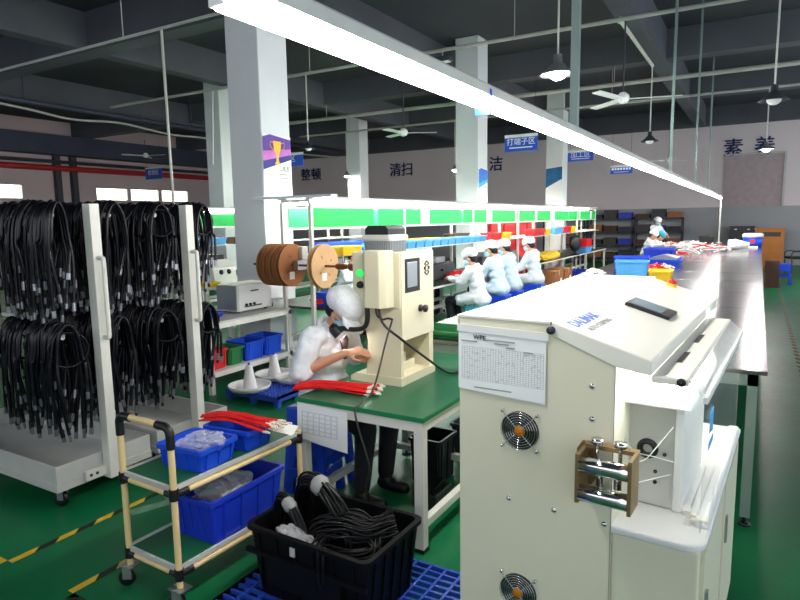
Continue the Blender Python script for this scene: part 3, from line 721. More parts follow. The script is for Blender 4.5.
lh.lathe([(.001,-.035),(.02,-.035),(.036,-.01),(.038,.02),(.038,.05)], a0, d_, 18); lh=lh.build('lamp_head','black',PR)
MB().lathe([(.039,.045),(.039,.072),(.034,.072)], a0, d_, 18).build('lamp_ring','white_plastic',lh); MB().lathe([(.034,.07),(.001,.066)], a0, d_, 18).build('lamp_lens','work_light',lh)
MB().tube(bez([(.07,-.28,.47),(.08,-.285,.43),(.12,-.29,.37),(.2,-.24,.29),(.27,-.05,.14),(.31,.12,.03),(.35,.22,.012)],8),.008,8).build('power_cable','black_rubber',PR)
MB().tube(bez([(.05,-.28,.47),(.06,-.285,.43),(.1,-.29,.41),(.14,-.3,.42),(.185,-.32,.42)],6),.006,6).build('short_cable','black_rubber',PR)
tag(MB().tube(bez([(-1.76,2.90,1.14),(-1.775,2.85,1.02),(-1.765,2.7,.79),(-1.777,2.6,.735),(-1.777,2.535,.71),(-1.75,2.53,.6),(-1.715,2.53,.5),(-1.69,2.53,.4),(-1.72,2.54,.3),(-1.74,2.58,.15),(-1.74,2.65,.012),(-1.66,2.8,.01)],6),.006,6).build('foot_switch_cable','plate_dark'),'thin grey cable running from the press over the table edge to the floor','cable')
# red wire bundles
def red_bundle(loc, rz, Ln, W_, lab, n=34, sag=.0):
    t = thing('wire_bundle', lab, 'wires', loc, rz); m = MB(); e = MB()
    for i in range(n):
        u0 = rnd(-1,1); z0 = abs(rnd(0,1))**1.5*.035*(1-abs(u0)*.6)+.007; dx = rnd(-.035,.035)
        f = rnd(.6,1.15)
        P = [(-Ln/2+dx*.6,u0*W_*.45,z0*.7),(-Ln/4+dx,u0*W_*.36+rnd(-.01,.01),z0+.012),(0+dx,u0*W_*.4+rnd(-.01,.01),z0+.014),(Ln/4+dx,u0*W_*.5*f,z0+.006),(Ln/2+dx,u0*W_*.62*f+rnd(-.01,.01),z0)]
        m.tube(bez(P,4),.0052,6)
        q = Vector(P[-1]); dq = (q-Vector(P[-2])).normalized(); e.cyl(q-dq*.004,q+dq*rnd(.018,.03),.006,6)
    m.build('red_wires','red_wire',t); e.build('terminals','terminal',t); return t
red_bundle((-2.07,2.77,TH+.0), .3, .46, .15, 'fan of red wires with white tips lying on the green press table')
# ------------------------------------------------------------ blue floor grid and black crate
def grid_pallet(loc, w, d, h, lab, mt='blue_pallet', nx=8, ny=7, bar=.014):
    m = MB()
    for i in range(nx+1): x = -w/2+w*i/nx; m.bb((x-bar/2,-d/2,h-.02),(x+bar/2,d/2,h))
    for i in range(ny+1): y = -d/2+d*i/ny; m.bb((-w/2,y-bar/2,h-.021),(w/2,y+bar/2,h-.001))
    for x in (-w/2+.03,0,w/2-.03):
        for y in (-d/2+.03,0,d/2-.03): m.bb((x-.025,y-.025,0),(x+.025,y+.025,h-.018))
    m.bb((-w/2,-d/2-.004,h-.05 if h > .06 else 0),(w/2,-d/2+.01,h)).bb((-w/2,d/2-.01,h-.05 if h > .06 else 0),(w/2,d/2+.004,h))
    for s in (-1,1): m.bb((s*w/2-.006,-d/2,h-.05 if h > .06 else 0),(s*w/2+.006,d/2,h))
    o = m.build('plastic_pallet', mt, None, loc); tag(o, lab, 'pallet'); return o
grid_pallet((-1.44,1.92,0), 1.12, 1.04, .04, 'low blue plastic grid mat on the floor under the black crate', nx=14, ny=22, bar=.012)
CR = thing('plastic_crate', 'black plastic crate of black cables on the blue floor grid', 'crate', (-1.575,2.065,.04), -.02)
cm = tub(.64,.43,.325,.008,.9,.03,.014,rib=6).build('body','crate_black',CR)
MB().bb((-.325,-.232,.2),(.325,-.212,.22)).bb((-.2,-.229,.08),(.2,-.21,.2)).build('front_band','crate_black',CR)
for x,y,rz in ((.16,.214,0),): 
    v_ = MB()
    for k in range(4):
        for q in range(3): v_.bb((x-.05+k*.026,y-.006,.25+q*.014),(x-.035+k*.026,y-.0015,.258+q*.014))
    v_.build('handle_slots','grey_white',CR)
hk = MB().bb((-.07,-.2245,.245),(-.045,-.2175,.285)).build('label_clip','grey_white',CR)
def coil(name, lab, pts, n, spread, r, loc, rz=0., wrap=None, mt='cable_thin'):
    t = thing(name, lab, 'cable', loc, rz); m = MB(); P = bez(pts, 7)
    offs = [(math.sqrt(i/n)*spread*math.cos(2.4*i), math.sqrt(i/n)*spread*math.sin(2.4*i)) for i in range(n)]
    for a, b in offs:
        Q = []
        for i, p in enumerate(P):
            d = (P[min(i+1,len(P)-1)]-P[max(i-1,0)]).normalized(); N = d.orthogonal() if False else (Vector((0,1,0))-d*d.y).normalized(); B = d.cross(N)
            k = 1+.25*math.sin(i*.5+a*200)
            Q.append(p+N*a*k+B*b*k)
        m.tube(Q, r, 6)
    m.build('cable_strands', mt, t)
    if wrap:
        for w in wrap: 
            i = int(w*(len(P)-1)); d = (P[min(i+1,len(P)-1)]-P[i-1]).normalized()
            MB().lathe([(spread*.9,-.03),(spread*1.25,-.015),(spread*1.3,.015),(spread*.9,.03)], P[i], d, 14).build('plastic_wrap','acrylic_foggy',t)
    return t
coil('cable_bundle','thick tied loop of black cable arching highest out of the black crate',[(-.14,.12,.1),(-.2,.11,.3),(-.17,.07,.45),(-.08,.03,.47),(.01,.0,.39),(.08,-.02,.27),(.13,-.04,.15)],20,.036,.0062,(-1.575,2.065,.04),.25,(.5,))
coil('cable_bundle','second loop of black cable at the left end of the black crate',[(-.25,-.02,.1),(-.275,-.05,.27),(-.25,-.06,.4),(-.17,-.08,.37),(-.1,-.1,.25),(-.03,-.11,.12)],12,.024,.0058,(-1.575,2.065,.04),.05,(.55,))
coil('cable_bundle','loose black cables spread over the right end of the black crate',[(-.06,-.06,.2),(-.03,-.05,.3),(.07,-.02,.33),(.17,.03,.31),(.26,.1,.33)],26,.06,.0052,(-1.575,2.065,.04),0)
coil('cable_bundle','flat ring of black cable lying in the middle of the black crate',[(-.04,-.12,.24),(.0,.0,.31),(.1,.06,.31),(.2,-.0,.29),(.22,-.1,.27),(.1,-.15,.26),(.0,-.12,.25)],14,.03,.0055,(-1.575,2.065,.04),.1)
tag(MB().tube(bez([(-1.52,1.93,.3),(-1.5,1.86,.36),(-1.49,1.835,.34),(-1.488,1.832,.24),(-1.482,1.836,.19)],6),.006,6).tube(bez([(-1.5,1.93,.3),(-1.475,1.86,.36),(-1.465,1.835,.33),(-1.463,1.832,.22)],6),.006,6).build('cable_end','cable_thin'),'black cable end hanging over the front rim of the black crate','cable')
def crumple(sz, seed, k=.25):
    bm = bmesh.new(); bmesh.ops.create_icosphere(bm, subdivisions=4, radius=1); rr = random.Random(seed)
    ph = [(Vector((rr.uniform(-1,1),rr.uniform(-1,1),rr.uniform(-1,1)))*rr.uniform(3,9), rr.uniform(0,6)) for _ in range(10)]
    for v in bm.verts:
        s = sum(abs(math.sin(v.co.dot(a)+b)) for a, b in ph)/10-.6
        v.co = Vector((v.co.x*sz[0]*(1+k*2*s), v.co.y*sz[1]*(1+k*2*s), v.co.z*sz[2]*(1+k*2*s)))
    bm.verts.index_update(); m = MB(); m.add([v.co.copy() for v in bm.verts], [[v.index for v in f.verts] for f in bm.faces], 0, False); bm.free(); return m
tag(crumple((.12,.05,.05),3,.45).build('plastic_bag','bag',None,(-1.66,1.93,.29),(0,.5,.1)),'crumpled clear plastic bag among the cables in the black crate','bag')

# ------------------------------------------------------------ pipe cart
CX, CY = -2.3, 1.655
CT = thing('pipe_cart', 'two shelf cart of cream pipe with black joints and green boards', 'cart', (CX,CY,0), math.radians(-2))
w, dp_ = .36, .80
for x in (-w/2,w/2):
    MB().cyl((x,0,.1),(x,0,.80),.0145,14).build('front_post','pipe_yellow',CT)
    MB().cyl((x,dp_,.1),(x,dp_,.58),.0145,14).build('rear_post','pipe_yellow',CT)
MB().cyl((-w/2+.04,0,.835),(w/2-.04,0,.835),.0145,14).build('handle_bar','pipe_yellow',CT)
for s in (-1,1):
    MB().tube(arc((s*(w/2-.035),0,.80),.035,0 if s > 0 else PI,PI/2,6)+[],.019,12).cyl((s*w/2,0,.74),(s*w/2,0,.802),.019,12).cyl((s*(w/2-.085),0,.835),(s*(w/2-.035),0,.835),.019,12).build('elbow_joint','black',CT)
for z in (.175,.545):
    sh = MB().bb((-w/2+.01,.0,z+.012),(w/2-.01,dp_,z+.022)).build('shelf','cart_board',CT)
    MB().bb((w/2-.008,.0,z+.006),(w/2+.005,dp_,z+.026)).bb((-w/2-.006,.0,z+.004),(-w/2+.012,dp_,z+.028)).bb((-w/2,-.008,z+.004),(w/2,.006,z+.024)).build('edge_strip','grey_white',sh)
    for s in (-1,1): MB().cyl((s*w/2,.02,z-.012),(s*w/2,dp_,z-.012),.0135,12).build('long_rail','pipe_yellow',CT)
    for y in (0,dp_): MB().cyl((-w/2,y,z-.012),(w/2,y,z-.012),.0135,12).build('cross_rail','pipe_yellow',CT)
    for s in (-1,1):
        for y, q in ((0,1),(dp_,-1)): MB().cyl((s*w/2,y,z-.035),(s*w/2,y,z+.016),.021,12).cyl((s*w/2,y,z-.012),(s*w/2,y+q*.07,z-.012),.018,12).cyl((s*w/2,y,z-.012),(s*(w/2-.05),y,z-.012),.018,12).build('pipe_joint','black',CT)
for x in (-w/2,w/2):
    for y in (0,dp_): caster(CT, x, y, .105, .6 if y == 0 else -.4, .04)
ct = CT.matrix_basis.copy()
def onc(x, y, z): return Vector((CX,CY,0))+Matrix.Rotation(math.radians(-2),3,'Z') @ Vector((x,y,z))
SH1, SH0 = .5675+.0005, .1975+.0005
bin_(onc(.04,.25,SH1), .27,.23,.11,'blue_bin','blue bin holding a clear bag on the upper cart shelf',.08)
bin_(onc(.02,.53,SH1), .28,.2,.105,'blue_bin','blue bin under the red wires on the upper cart shelf',.1)
tag(crumple((.12,.07,.05),5,.5).build('plastic_bag','bag',None,onc(.06,.25,SH1+.095),(0,-.2,.2)),'clear plastic bag spilling over the front blue bin of the cart','bag')
red_bundle(onc(.03,.52,SH1+.108), .1, .42, .15, 'bundle of red wires lying across the blue bin on the cart', 30)
tag(MB().add([(0,0,0),(.3,.02,.0),(.28,.12,.012),(.02,.12,.0)],[(0,1,2,3)]).build('paper_sheet','paper',None,onc(.03,.52,SH1+.109),(0,.15,.2)),'white paper sheet lying under the red wires on the cart','paper')
bin_(onc(.022,.43,SH0), .31,.5,.22,'blue_bin_dark','large blue bin on the lower cart shelf',.02, rib=5)
pm = MB(); rr_ = random.Random(4)
for k in range(40): pm.cyl(onc(.01+rr_.uniform(-.1,.1),.44+rr_.uniform(-.16,.16),SH0+.09+rr_.uniform(0,.05)),onc(.01+rr_.uniform(-.1,.1),.44+rr_.uniform(-.16,.16),SH0+.09+rr_.uniform(0,.05)),.008,5,rr_.choice((0,0,1)))
tag(pm.build('parts_pile',['white_plastic','terminal']),'heap of small pale parts inside the large blue bin on the cart','parts')
tag(crumple((.1,.15,.09),8,.45).build('plastic_bag','bag',None,onc(.01,.42,SH0+.15)),'clear bag of small parts inside the large blue bin','bag')
# ------------------------------------------------------------ cable racks
def rack(loc, lab):
    t = thing('cable_rack', lab, 'rack', loc); Lk, D = 1.55, .64
    m = MB(); z0, z1 = .14, .29
    m.bb((-Lk,0,z0),(0,D,z0+.02)); m.bb((-Lk,0,z0+.02),(0,.012,z1)); m.bb((-Lk,D-.012,z0+.02),(0,D,z1)); m.bb((-Lk,.012,z0+.02),(-Lk+.012,D-.012,z1)); m.bb((-.012,.012,z0+.02),(0,D-.012,z1))
    m.build('tray','grey_white',t)
    MB().bb((-Lk,-.008,z0-.005),(.008,-.001,z0+.04)).bb((.001,0,z0-.005),(.008,D,z0+.04)).build('tray_skirt','grey_white',t)
    for x in (.045,-Lk-.045):
        p = MB().bb((x-.035,D/2-.03,.13),(x+.035,D/2+.03,1.82)).build('post','white_paint',t)
        br = MB(); br.bb((x-.03,D/2-.16,.15),(x-.01,D/2-.03,.21)); br = br.build('bracket','white_paint',t)
        if x > 0:
            MB().tube(bez([(x+.035,D/2,1.5),(x+.07,D/2,1.5),(x+.085,D/2,1.47),(x+.085,D/2,1.25),(x+.085,D/2,1.05),(x+.07,D/2,1.02),(x+.035,D/2,1.02)],5),.014,10).build('handle','white_paint',p)
            s_ = MB()
            for k in (0,1): s_.lathe([(.001,.004),(.009,.004),(.01,0)], (x-.009,D/2-.09-.04*k,.18), (1,0,0), 10)
            s_.build('bolts','dark_steel',br)
    for z in (1.0,1.72):
        c = MB()
        for x in (-.4,-Lk): c.bb((x-.02,D/2-.2,z-.02),(x+.02,D/2+.2,z+.02))
        c.build('cross_arm','white_paint',t)
        for s in (-1,1): MB().cyl((-Lk,D/2+s*.18,z+.035),(-.05,D/2+s*.18,z+.035),.015,10).build('hanging_bar','white_paint',t)
    for x in (-.08,-Lk+.08):
        for y in (.08,D-.08): caster(t, x, y, .14, .3, .05)
    return t
R1 = (-3.475,1.9,0); R2 = (-3.475,2.6,0)
rack(R1,'white cable rack on casters nearest the camera at the left edge'); rack(R2,'white cable rack on casters standing behind the front rack')
def harness(seed, ring):
    rr = random.Random(seed)
    t = thing('wire_harness','x','cable harness',(0,0,0)); m = MB(); cons = []
    for k in range(4):
        wd = rr.uniform(.055,.1); x0 = (k-1.5)*.016+rr.uniform(-.006,.006)
        for s_, L_ in (): pass
        La, Lb = rr.uniform(.24,.58), rr.uniform(.24,.6); top = rr.uniform(.02,.06)
        xa, xb = x0+rr.uniform(-.03,.03), x0+rr.uniform(-.03,.03)
        P = [(xa,-wd*.9+rr.uniform(-.02,.02),-La),(xa*.7+x0*.3,-wd*1.05,-La*.55),(x0,-wd,-.14),(x0,-wd*.72,-.02+top*.5),(x0,0,.026+top),(x0,wd*.72,-.02+top*.5),(x0,wd,-.14),(xb*.7+x0*.3,wd*1.05,-Lb*.55),(xb,wd*.8+rr.uniform(-.02,.02),-Lb)]
        Q = bez(P,4); m.tube(Q,rr.choice((.0085,.0095,.011)),7)
        cons += [(Q[0],(Q[0]-Q[1]).normalized()),(Q[-1],(Q[-1]-Q[-2]).normalized())]
    if ring:
        R_ = rr.uniform(.085,.11); c0 = Vector((.0,0,-R_-.0))
        for q in range(2):
            m.tube([Vector((.015*q+.01*math.sin(a*PI/9),R_*math.sin(a*PI/9)*(1+.04*q),-R_+.03+R_*math.cos(a*PI/9))) for a in range(18)],.0065,6,closed=True)
    m.build('cables','cable',t)
    for i, (p, d) in enumerate(cons):
        c = MB(); ty = rr.randrange(3)
        if ty == 0: c.cyl(p,p+d*.05,.0125,8,0).cyl(p+d*.05,p+d*.075,.009,8,1)
        elif ty == 1: c.cyl(p-d*.02,p+d*.03,.013,8,1).cyl(p+d*.03,p+d*.06,.011,8,0)
        else: c.cyl(p,p+d*.03,.011,8,1); R = Vector((0,0,1)).rotation_difference(d).to_matrix(); c.box(p+d*.05,(.024,.014,.045),R,0,.003)
        c.build('connector',['connector','black_rubber'],t)
    return t
protos = [harness(100+i, i in (2,5)) for i in range(7)]; used = set()
def hang(x, y, z, lab, grp, i):
    p = protos[i]
    if i in used: p = dup(p)
    used.add(i); p.location = (x,y,z); p['label'] = lab; p['group'] = grp; p.rotation_euler = (0,0,rnd(-.25,.25)); return p
idx = 0
for (rk, rn, rows) in ((R1,'front white rack',((-.18,-4.12),(.18,-4.6))),(R2,'rear white rack',((-.18,-4.95),(.18,-4.95)))):
    for z, tn in ((1.72,'upper'),(1.0,'lower')):
        for dy, xmin in rows:
            x = rk[0]-.01
            while x > xmin:
                hang(x, rk[1]+.32+dy, z+.035+.006, 'black wire harness draped over the %s bars of the %s' % (tn, rn), 'wire harnesses on the %s bars of the %s' % (tn, rn), idx % 7); idx += 1
                x -= rnd(.06,.082)
tag(MB().tube(bez([(-3.9,2.72,1.45),(-3.88,2.7,1.35),(-3.9,2.7,1.25),(-3.87,2.72,1.15)],6),.012,8).build('red_strap','red_wire'),'red cable hanging among the black harnesses of the rear rack','cable')
# ================================================================== MIDDLE AND BACK
def stool(loc, h, lab, rz=0., mt='blue_stool', w=.3, group=None):
    t = thing('plastic_stool', lab, 'stool', loc, rz, group)
    m = MB(); m.box((0,0,h-.02),(w*.86,w*.86,.04),bev=.012); m.bb((-.03,-.012,h-.001),(.03,.012,h+.001)); m.build('seat',mt,t)
    for sx in (-1,1):
        for sy in (-1,1):
            a = w*.40; b_ = w*.5; q = .045; g = MB()
            top = [(sx*a,sy*a),(sx*(a-q),sy*a),(sx*(a-q),sy*(a-q)),(sx*a,sy*(a-q))]; bot = [(sx*b_,sy*b_),(sx*(b_-q),sy*b_),(sx*(b_-q),sy*(b_-q)),(sx*b_,sy*(b_-q))]
            if sx*sy < 0: top = top[::-1]; bot = bot[::-1]
            g.add([(x,y,0) for x,y in bot]+[(x,y,h-.03) for x,y in top],[(3,2,1,0),(4,5,6,7)]+[(i,(i+1)%4,4+(i+1)%4,4+i) for i in range(4)]); g.build('leg',mt,t)
    m = MB()
    for s in (-1,1):
        for q in (0,1):
            k = w*.455; c = (0,s*k,h*.42) if q == 0 else (s*k,0,h*.42); d = (w*.8,.012,.05) if q == 0 else (.012,w*.8,.05); m.box(c,d)
            c = (0,s*w*.42,h*.8) if q == 0 else (s*w*.42,0,h*.8); d = (w*.78,.012,h*.3) if q == 0 else (.012,w*.78,h*.3); m.box(c,d)
    m.build('apron',mt,t); return t
# ---- bench with the power supply box
B1 = thing('side_bench', 'low white framed bench with grey top standing behind the cable racks', 'table', (-5.5,4.08,0))
bw, bd, bh = .93, 1.22, .72
MB().bb((0,0,bh-.02),(bw,bd,bh)).build('bench_top','grey_white',B1)
m = MB()
for z in (bh-.07,.17):
    for a,b in (((0,0,z),(bw,.04,z+.05)),((0,bd-.04,z),(bw,bd,z+.05)),((0,.04,z),(.04,bd-.04,z+.05)),((bw-.04,.04,z),(bw,bd-.04,z+.05))): m.bb(a,b)
m.build('frame','white_paint',B1); MB().bb((.03,.03,.19),(bw-.03,bd-.03,.222)).build('lower_shelf','grey_white',B1)
for x in (0,bw-.045):
    for y in (0,bd-.045): MB().bb((x,y,0),(x+.045,y+.045,bh-.02)).build('leg','white_paint',B1)
PS = thing('power_supply', 'cream power supply box on the low bench left of the nearest column', 'device', (-5.06,4.66,bh))
MB().box((.15,.27,.165),(.3,.54,.29),bev=.01).build('case','white_paint',PS)
MB().bb((.3,.02,.03),(.306,.52,.295)).build('front_panel','white_plastic',PS); MB().bb((.306,.2,.225),(.309,.32,.24)).bb((.306,.1,.06),(.309,.36,.075)).build('markings','dark_steel',PS)
for k in range(3): MB().lathe([(.014,0),(.014,.02),(.001,.022)], (.306,.12+.06*k,.09), (1,0,0), 12).build('knob','black',PS)
MB().bb((-.0,-.004,.04),(.29,.004,.3)).build('vent_panel','aluminium',PS)
for x in (.05,.25):
    for y in (.06,.48): MB().cyl((x,y,0),(x,y,.021),.018,8).build('foot','black_rubber',PS)
bin_((-4.98,4.36,bh+.001),.36,.3,.05,'blue_bin_dark','shallow blue tray in front of the cream power supply box',cat='tray',rib=0)
tb = thing('tape_roll','white round tub standing behind the power supply box','tub',(-4.68,5.215,bh)); MB().lathe([(.001,0),(.06,0),(.07,.11),(.064,.11),(.056,.01),(.001,.01)],n=20).build('tub','white_plastic',tb)
zs = .223
for x, y, w, d, h, mt, lab in ((-4.78,4.24,.28,.26,.2,'red_bin','red bin on the lower shelf of the low bench'),(-4.78,4.5,.28,.2,.18,'green_bin','green bin on the lower shelf of the low bench'),(-4.78,4.77,.3,.27,.2,'blue_bin','blue bin on the low bench shelf, next to the green bin'),(-4.78,5.07,.3,.27,.21,'blue_bin','blue bin at the far end of the low bench shelf')):
    bin_((x,y,zs),w,d,h,mt,lab,rib=3)
# ---- cones on a pallet
grid_pallet((-4.05,4.42,0),.66,.68,.1,'blue plastic pallet under the white cones, beside the low bench',nx=16,ny=16,bar=.012)
def cone(x, y, lab):
    t = thing('spool_cone', lab, 'cone', (x,y,.1))
    MB().lathe([(.001,.006),(.13,.006),(.17,.012),(.19,.035),(.2,.055),(.206,.052),(.196,.028),(.175,.001),(.001,0)],n=36).build('dish','white_plastic',t)
    MB().lathe([(.075,.006),(.07,.02),(.032,.23),(.028,.24),(.001,.242)],n=28).build('cone','white_plastic',t); MB().cyl((0,0,.24),(0,0,.262),.01,10).build('tip','blue_bin',t)
cone(-4.15,4.17,'white spool cone nearest the camera on the blue pallet'); cone(-3.96,4.62,'white spool cone behind the front one on the blue pallet'); cone(-4.24,4.62,'white spool cone partly hidden at the back of the blue pallet')
# ---- assembly line
def line(LX, ys, yd0, yd1, lab, panels=True, cross=True):
    """posts in two rows, twin light bars, green panels, shelf; LX = near post row"""
    t = thing('assembly_line_frame', lab, 'frame', (LX,ys[0],0)); y0 = ys[0]; Ln = ys[-1]-y0; dx = -.4
    for y in ys:
        for x in (0,dx): MB().bb((x-.02,y-y0-.02,0),(x+.02,y-y0+.02,1.9)).build('post','white_paint',t)
    if cross: MB().bb((-.78,-.05,1.945),(.32,.06,1.975)).build('cross_bar','aluminium',t)
    m = MB()
    for y in ys: m.bb((dx,y-y0-.015,1.3),(0,y-y0+.015,1.33)); m.bb((dx,y-y0-.015,1.9),(0,y-y0+.015,1.93))
    m.build('cross_rails','white_paint',t)
    for x in (0,dx):
        MB().prism([(-.07,1.93),(-.04,1.965),(.04,1.965),(.07,1.93)],(x,0,0),(1,0,0),(0,0,1),(0,Ln,0)).build('light_housing','white_paint',t)
        k = int(Ln/1.25)
        for i in range(k): MB().cyl((x,.05+i*1.25,1.905),(x,1.22+i*1.25,1.905),.022,8).build('light_tube','light_bar',t)
        MB().bb((x-.012,0,1.6),(x+.012,Ln,1.62)).bb((x-.012,0,1.845),(x+.012,Ln,1.86)).build('panel_rail','white_paint',t)
        y = .02 if x == 0 else .1; i = 0
        while y < Ln-.4:
            L_ = rnd(.95,1.25); g = rnd(.05,.3)
            MB().bb((x-.006,y,1.625),(x+.006,min(y+L_,Ln),1.84)).build('green_panel','green_panel',t)
            if g > .14 and y+L_+g < Ln: MB().bb((x-.005,y+L_+.01,1.63),(x+.005,y+L_+g-.01,1.84)).build('notice_sheet','paper',t)
            y += L_+g
    MB().bb((dx-.1,0,1.29),(.12,Ln,1.305)).build('shelf','white_paint',t)
    d = thing('assembly_desk', lab.replace('frame','desk').replace('light bars and green panels','a dark work top'), 'table', (LX,yd0,0))
    MB().bb((-.78,0,.715),(.27,yd1-yd0,.74)).build('desk_top','plate_dark',d); MB().bb((.27,0,.712),(.275,yd1-yd0,.742)).bb((-.785,0,.712),(-.78,yd1-yd0,.742)).build('desk_edge','white_paint',d)
    k = int((yd1-yd0)/2.3)+1
    for i in range(k+1):
        y = i*(yd1-yd0-.06)/k
        for x in (-.74,.2): MB().bb((x,y,0),(x+.05,y+.05,.715)).build('leg','white_paint',d)
    MB().bb((-.74,.02,.25),(-.69,yd1-yd0-.02,.3)).bb((-.3,.02,.25),(-.26,yd1-yd0-.02,.3)).build('rail','white_paint',d)
    return t
YS = [5.25,7.27,9.6,11.87,14.05,16.5,18.57]
line(-4.2, YS, 5.3, 18.9, 'white assembly line frame with light bars and green panels down the hall')
line(-8.3, [7.1,9.3,11.5,13.7], 7.1, 13.7, 'second white line frame with light bars and green panels, left of the nearest column', cross=False)
ZS = 1.3055
def boxes(xs, y0, y1, n, w, h, mt, lab, grp, z=ZS):
    p = None; L_ = (y1-y0)/n
    for i in range(n):
        if p is None:
            p = bin_((xs,y0+L_/2,z),w,L_*.92,h,mt,lab,rib=0,group=grp,r=.01)
        else: dup(p,(xs,y0+L_*(i+.5),z))
boxes(-4.17,6.35,9.9,14,.22,.1,'light_blue','light blue parts box in the long row on the line shelf','light blue boxes on the line shelf')
for x, y, w, d, h, mt, lab in ((-4.18,10.4,.22,.5,.13,'red_bin','red parts box on the line shelf, first after the light blue row'),(-4.18,10.95,.22,.4,.12,'yellow','yellow parts box on the line shelf between two red boxes'),(-4.18,12.9,.22,.8,.15,'red_bin','long red parts box on the line shelf'),(-4.18,13.55,.22,.3,.13,'yellow','small yellow parts box beside the long red one'),(-4.18,14.4,.22,.7,.15,'light_blue','light blue parts box far down the line shelf'),(-4.18,15.2,.22,.5,.16,'red_bin','red parts box far down the line shelf'),(-4.18,15.75,.22,.4,.15,'yellow','yellow parts box at the far end of the line shelf'),(-4.5,8.4,.2,.7,.1,'yellow','yellow parts box on the back of the line shelf'),(-4.5,6.2,.2,1.0,.13,'blue_bin','blue parts box on the back of the line shelf near the reels'),(-4.5,9.6,.22,.6,.14,'brown_box','brown carton on the back of the line shelf')):
    z_ = ZS if x > -4.4 else ZS
    bin_((x,y,z_),w,d,h,mt,lab,rib=0,r=.01)
DZ = .7405
for x, y, w, d, h, mt, lab in ((-4.3,7.0,.3,.6,.2,'dark_steel','dark grey work fixture on the desk before the first worker'),(-4.45,8.7,.3,.8,.26,'dark_steel','dark grey work fixture on the desk between the first two workers'),(-4.45,10.6,.3,.7,.24,'plate_dark','grey green fixture on the desk in front of the middle workers'),(-4.4,12.0,.25,.5,.2,'dark_steel','dark fixture on the desk beyond the last seated worker')):
    q = thing('work_fixture', lab, 'machine', (x,y,DZ)); MB().box((0,0,h/2),(w,d,h),bev=.02).build('housing',mt,q); MB().box((.02,0,h+.05),(w*.5,d*.4,.1),bev=.015).build('head','aluminium',q); MB().cyl((w/2,-.1,h*.6),(w/2+.04,-.1,h*.6),.02,10).build('knob','black',q)
tag(crumple((.2,.75,.1),12,.35).build('parts_pile','yellow',None,(-4.08,13.45,DZ+.1)),'heap of yellow parts on the far part of the assembly desk','parts')
bin_((-4.06,16.6,DZ),.36,.62,.16,'light_blue','light blue basket on the desk end under the red basket')
bin_((-4.06,16.6,DZ+.165),.36,.62,.2,'red_bin','red basket stacked on the light blue one at the desk end',taper=.95)
fn = thing('desk_fan','dark round desk fan beside the red and blue baskets','fan',(-3.98,15.5,DZ)); MB().lathe([(.001,0),(.12,0),(.11,.02),(.02,.03),(.016,.12),(.001,.12)],n=20).build('base','black',fn); MB().lathe([(.001,-.05),(.1,-.05),(.21,-.01),(.21,.02),(.1,.05),(.001,.05)],(0,0,.3),(1,-.4,0),24).build('head','fan_dark',fn)
tag(crumple((.18,.35,.07),14,.3).build('parts_pile','red_wire',None,(-4.15,9.0,DZ+.06)),'heap of red wires on the desk by the first seated worker','wires')
for y, s, lab in ((13.0,.55,'brown carton under the assembly desk below the yellow heap'),(13.75,.55,'second brown carton under the far assembly desk')):
    c = thing('carton', lab, 'box', (-3.86,y,0)); MB().bb((-.2,-.3,0),(.2,.3,s)).build('body','cardboard_dark',c); MB().bb((-.2,-.02,s),(.2,.02,s+.002)).bb((.2,-.02,s-.1),(.2015,.02,s)).build('tape_strip','cardboard',c); MB().bb((.2,.08,s*.4),(.2015,.2,s*.7)).build('shipping_label','paper',c)
for y, lab in ((15.0,'blue crate under the assembly desk before the two baskets'),(15.75,'second blue crate under the assembly desk by the baskets')): bin_((-3.9,y,0),.4,.62,.34,'blue_bin_dark',lab,rib=4)
for i, (y, zz) in enumerate([(y, z) for y in (14.4,15.3,16.2,17.1) for z in range(5)]):
    o = bin_((-5.85,y,.001+zz*.31),.45,.8,.305,'red_bin','red crate in the tall red stacks behind the assembly line',group='red crates stacked behind the line',taper=.98,rib=0) if i == 0 else dup(o,(-5.85,y,.001+zz*.31))
# ---- cable reels on an axle at the end of the line
AX = thing('reel_axle','steel reel axle with brown wooden grip at the near end of the line','axle',(-4.2,5.0,1.235))
MB().cyl((-.62,0,0),(.62,0,0),.013,10).build('rod','wood_handle',AX)
MB().lathe([(.001,0),(.02,0),(.034,.03),(.034,.09),(.022,.14),(.014,.16)],(.5,0,0),(1,0,0),16).build('grip','wood_handle',AX)
MB().lathe([(.014,0),(.03,.005),(.045,.03),(.045,.12),(.03,.16),(.001,.165)],(.66,0,.003),(1,0,0),16).build('end_stop','wood_handle',AX)
for x in (0,-.4): MB().bb((x-.03,-.03,-.05),(x+.03,.232,.05)).build('bracket','aluminium',AX)
MB().box((-.07,.16,.09),(.1,.1,.2),bev=.008).build('control_box','grey_white',AX)
def reel(x, lab, wdt, face='cardboard', r=.228):
    t = thing('cable_reel', lab, 'reel', (x,5.0,1.235))
    for s in (-1,1): MB().lathe([(.014,-.006),(r,-.006),(r,.006),(.014,.006),(.014,-.006)],(s*wdt/2,0,0),(1,0,0),40,0,False).build('flange',face,t)
    MB().cyl((-wdt/2,0,0),(wdt/2,0,0),.1,24).build('wound_wire','pipe_white' if face == 'cardboard' else 'black',t)
    lb = MB(); lb.bb((wdt/2+.0062,-.06,-.15),(wdt/2+.007,.02,-.07)); lb.build('paper_label','paper',t)
    for a in (.5,2.1,3.8,5.3): MB().box((wdt/2+.0065,.11*math.cos(a),.11*math.sin(a)),(.001,.035,.008),Matrix.Rotation(a,3,'X')).build('slot','brown_box',t)
reel(-3.86,'pale cardboard cable reel facing the camera beside the operator’s cap',.05)
for i, lab in enumerate(('brown cable reel on the axle, nearest to the post','brown cable reel on the axle, second from the post','brown cable reel on the axle, third from the post','brown cable reel at the far left end of the axle')): reel(-4.29-.085*i,lab,.05,'cardboard_dark')
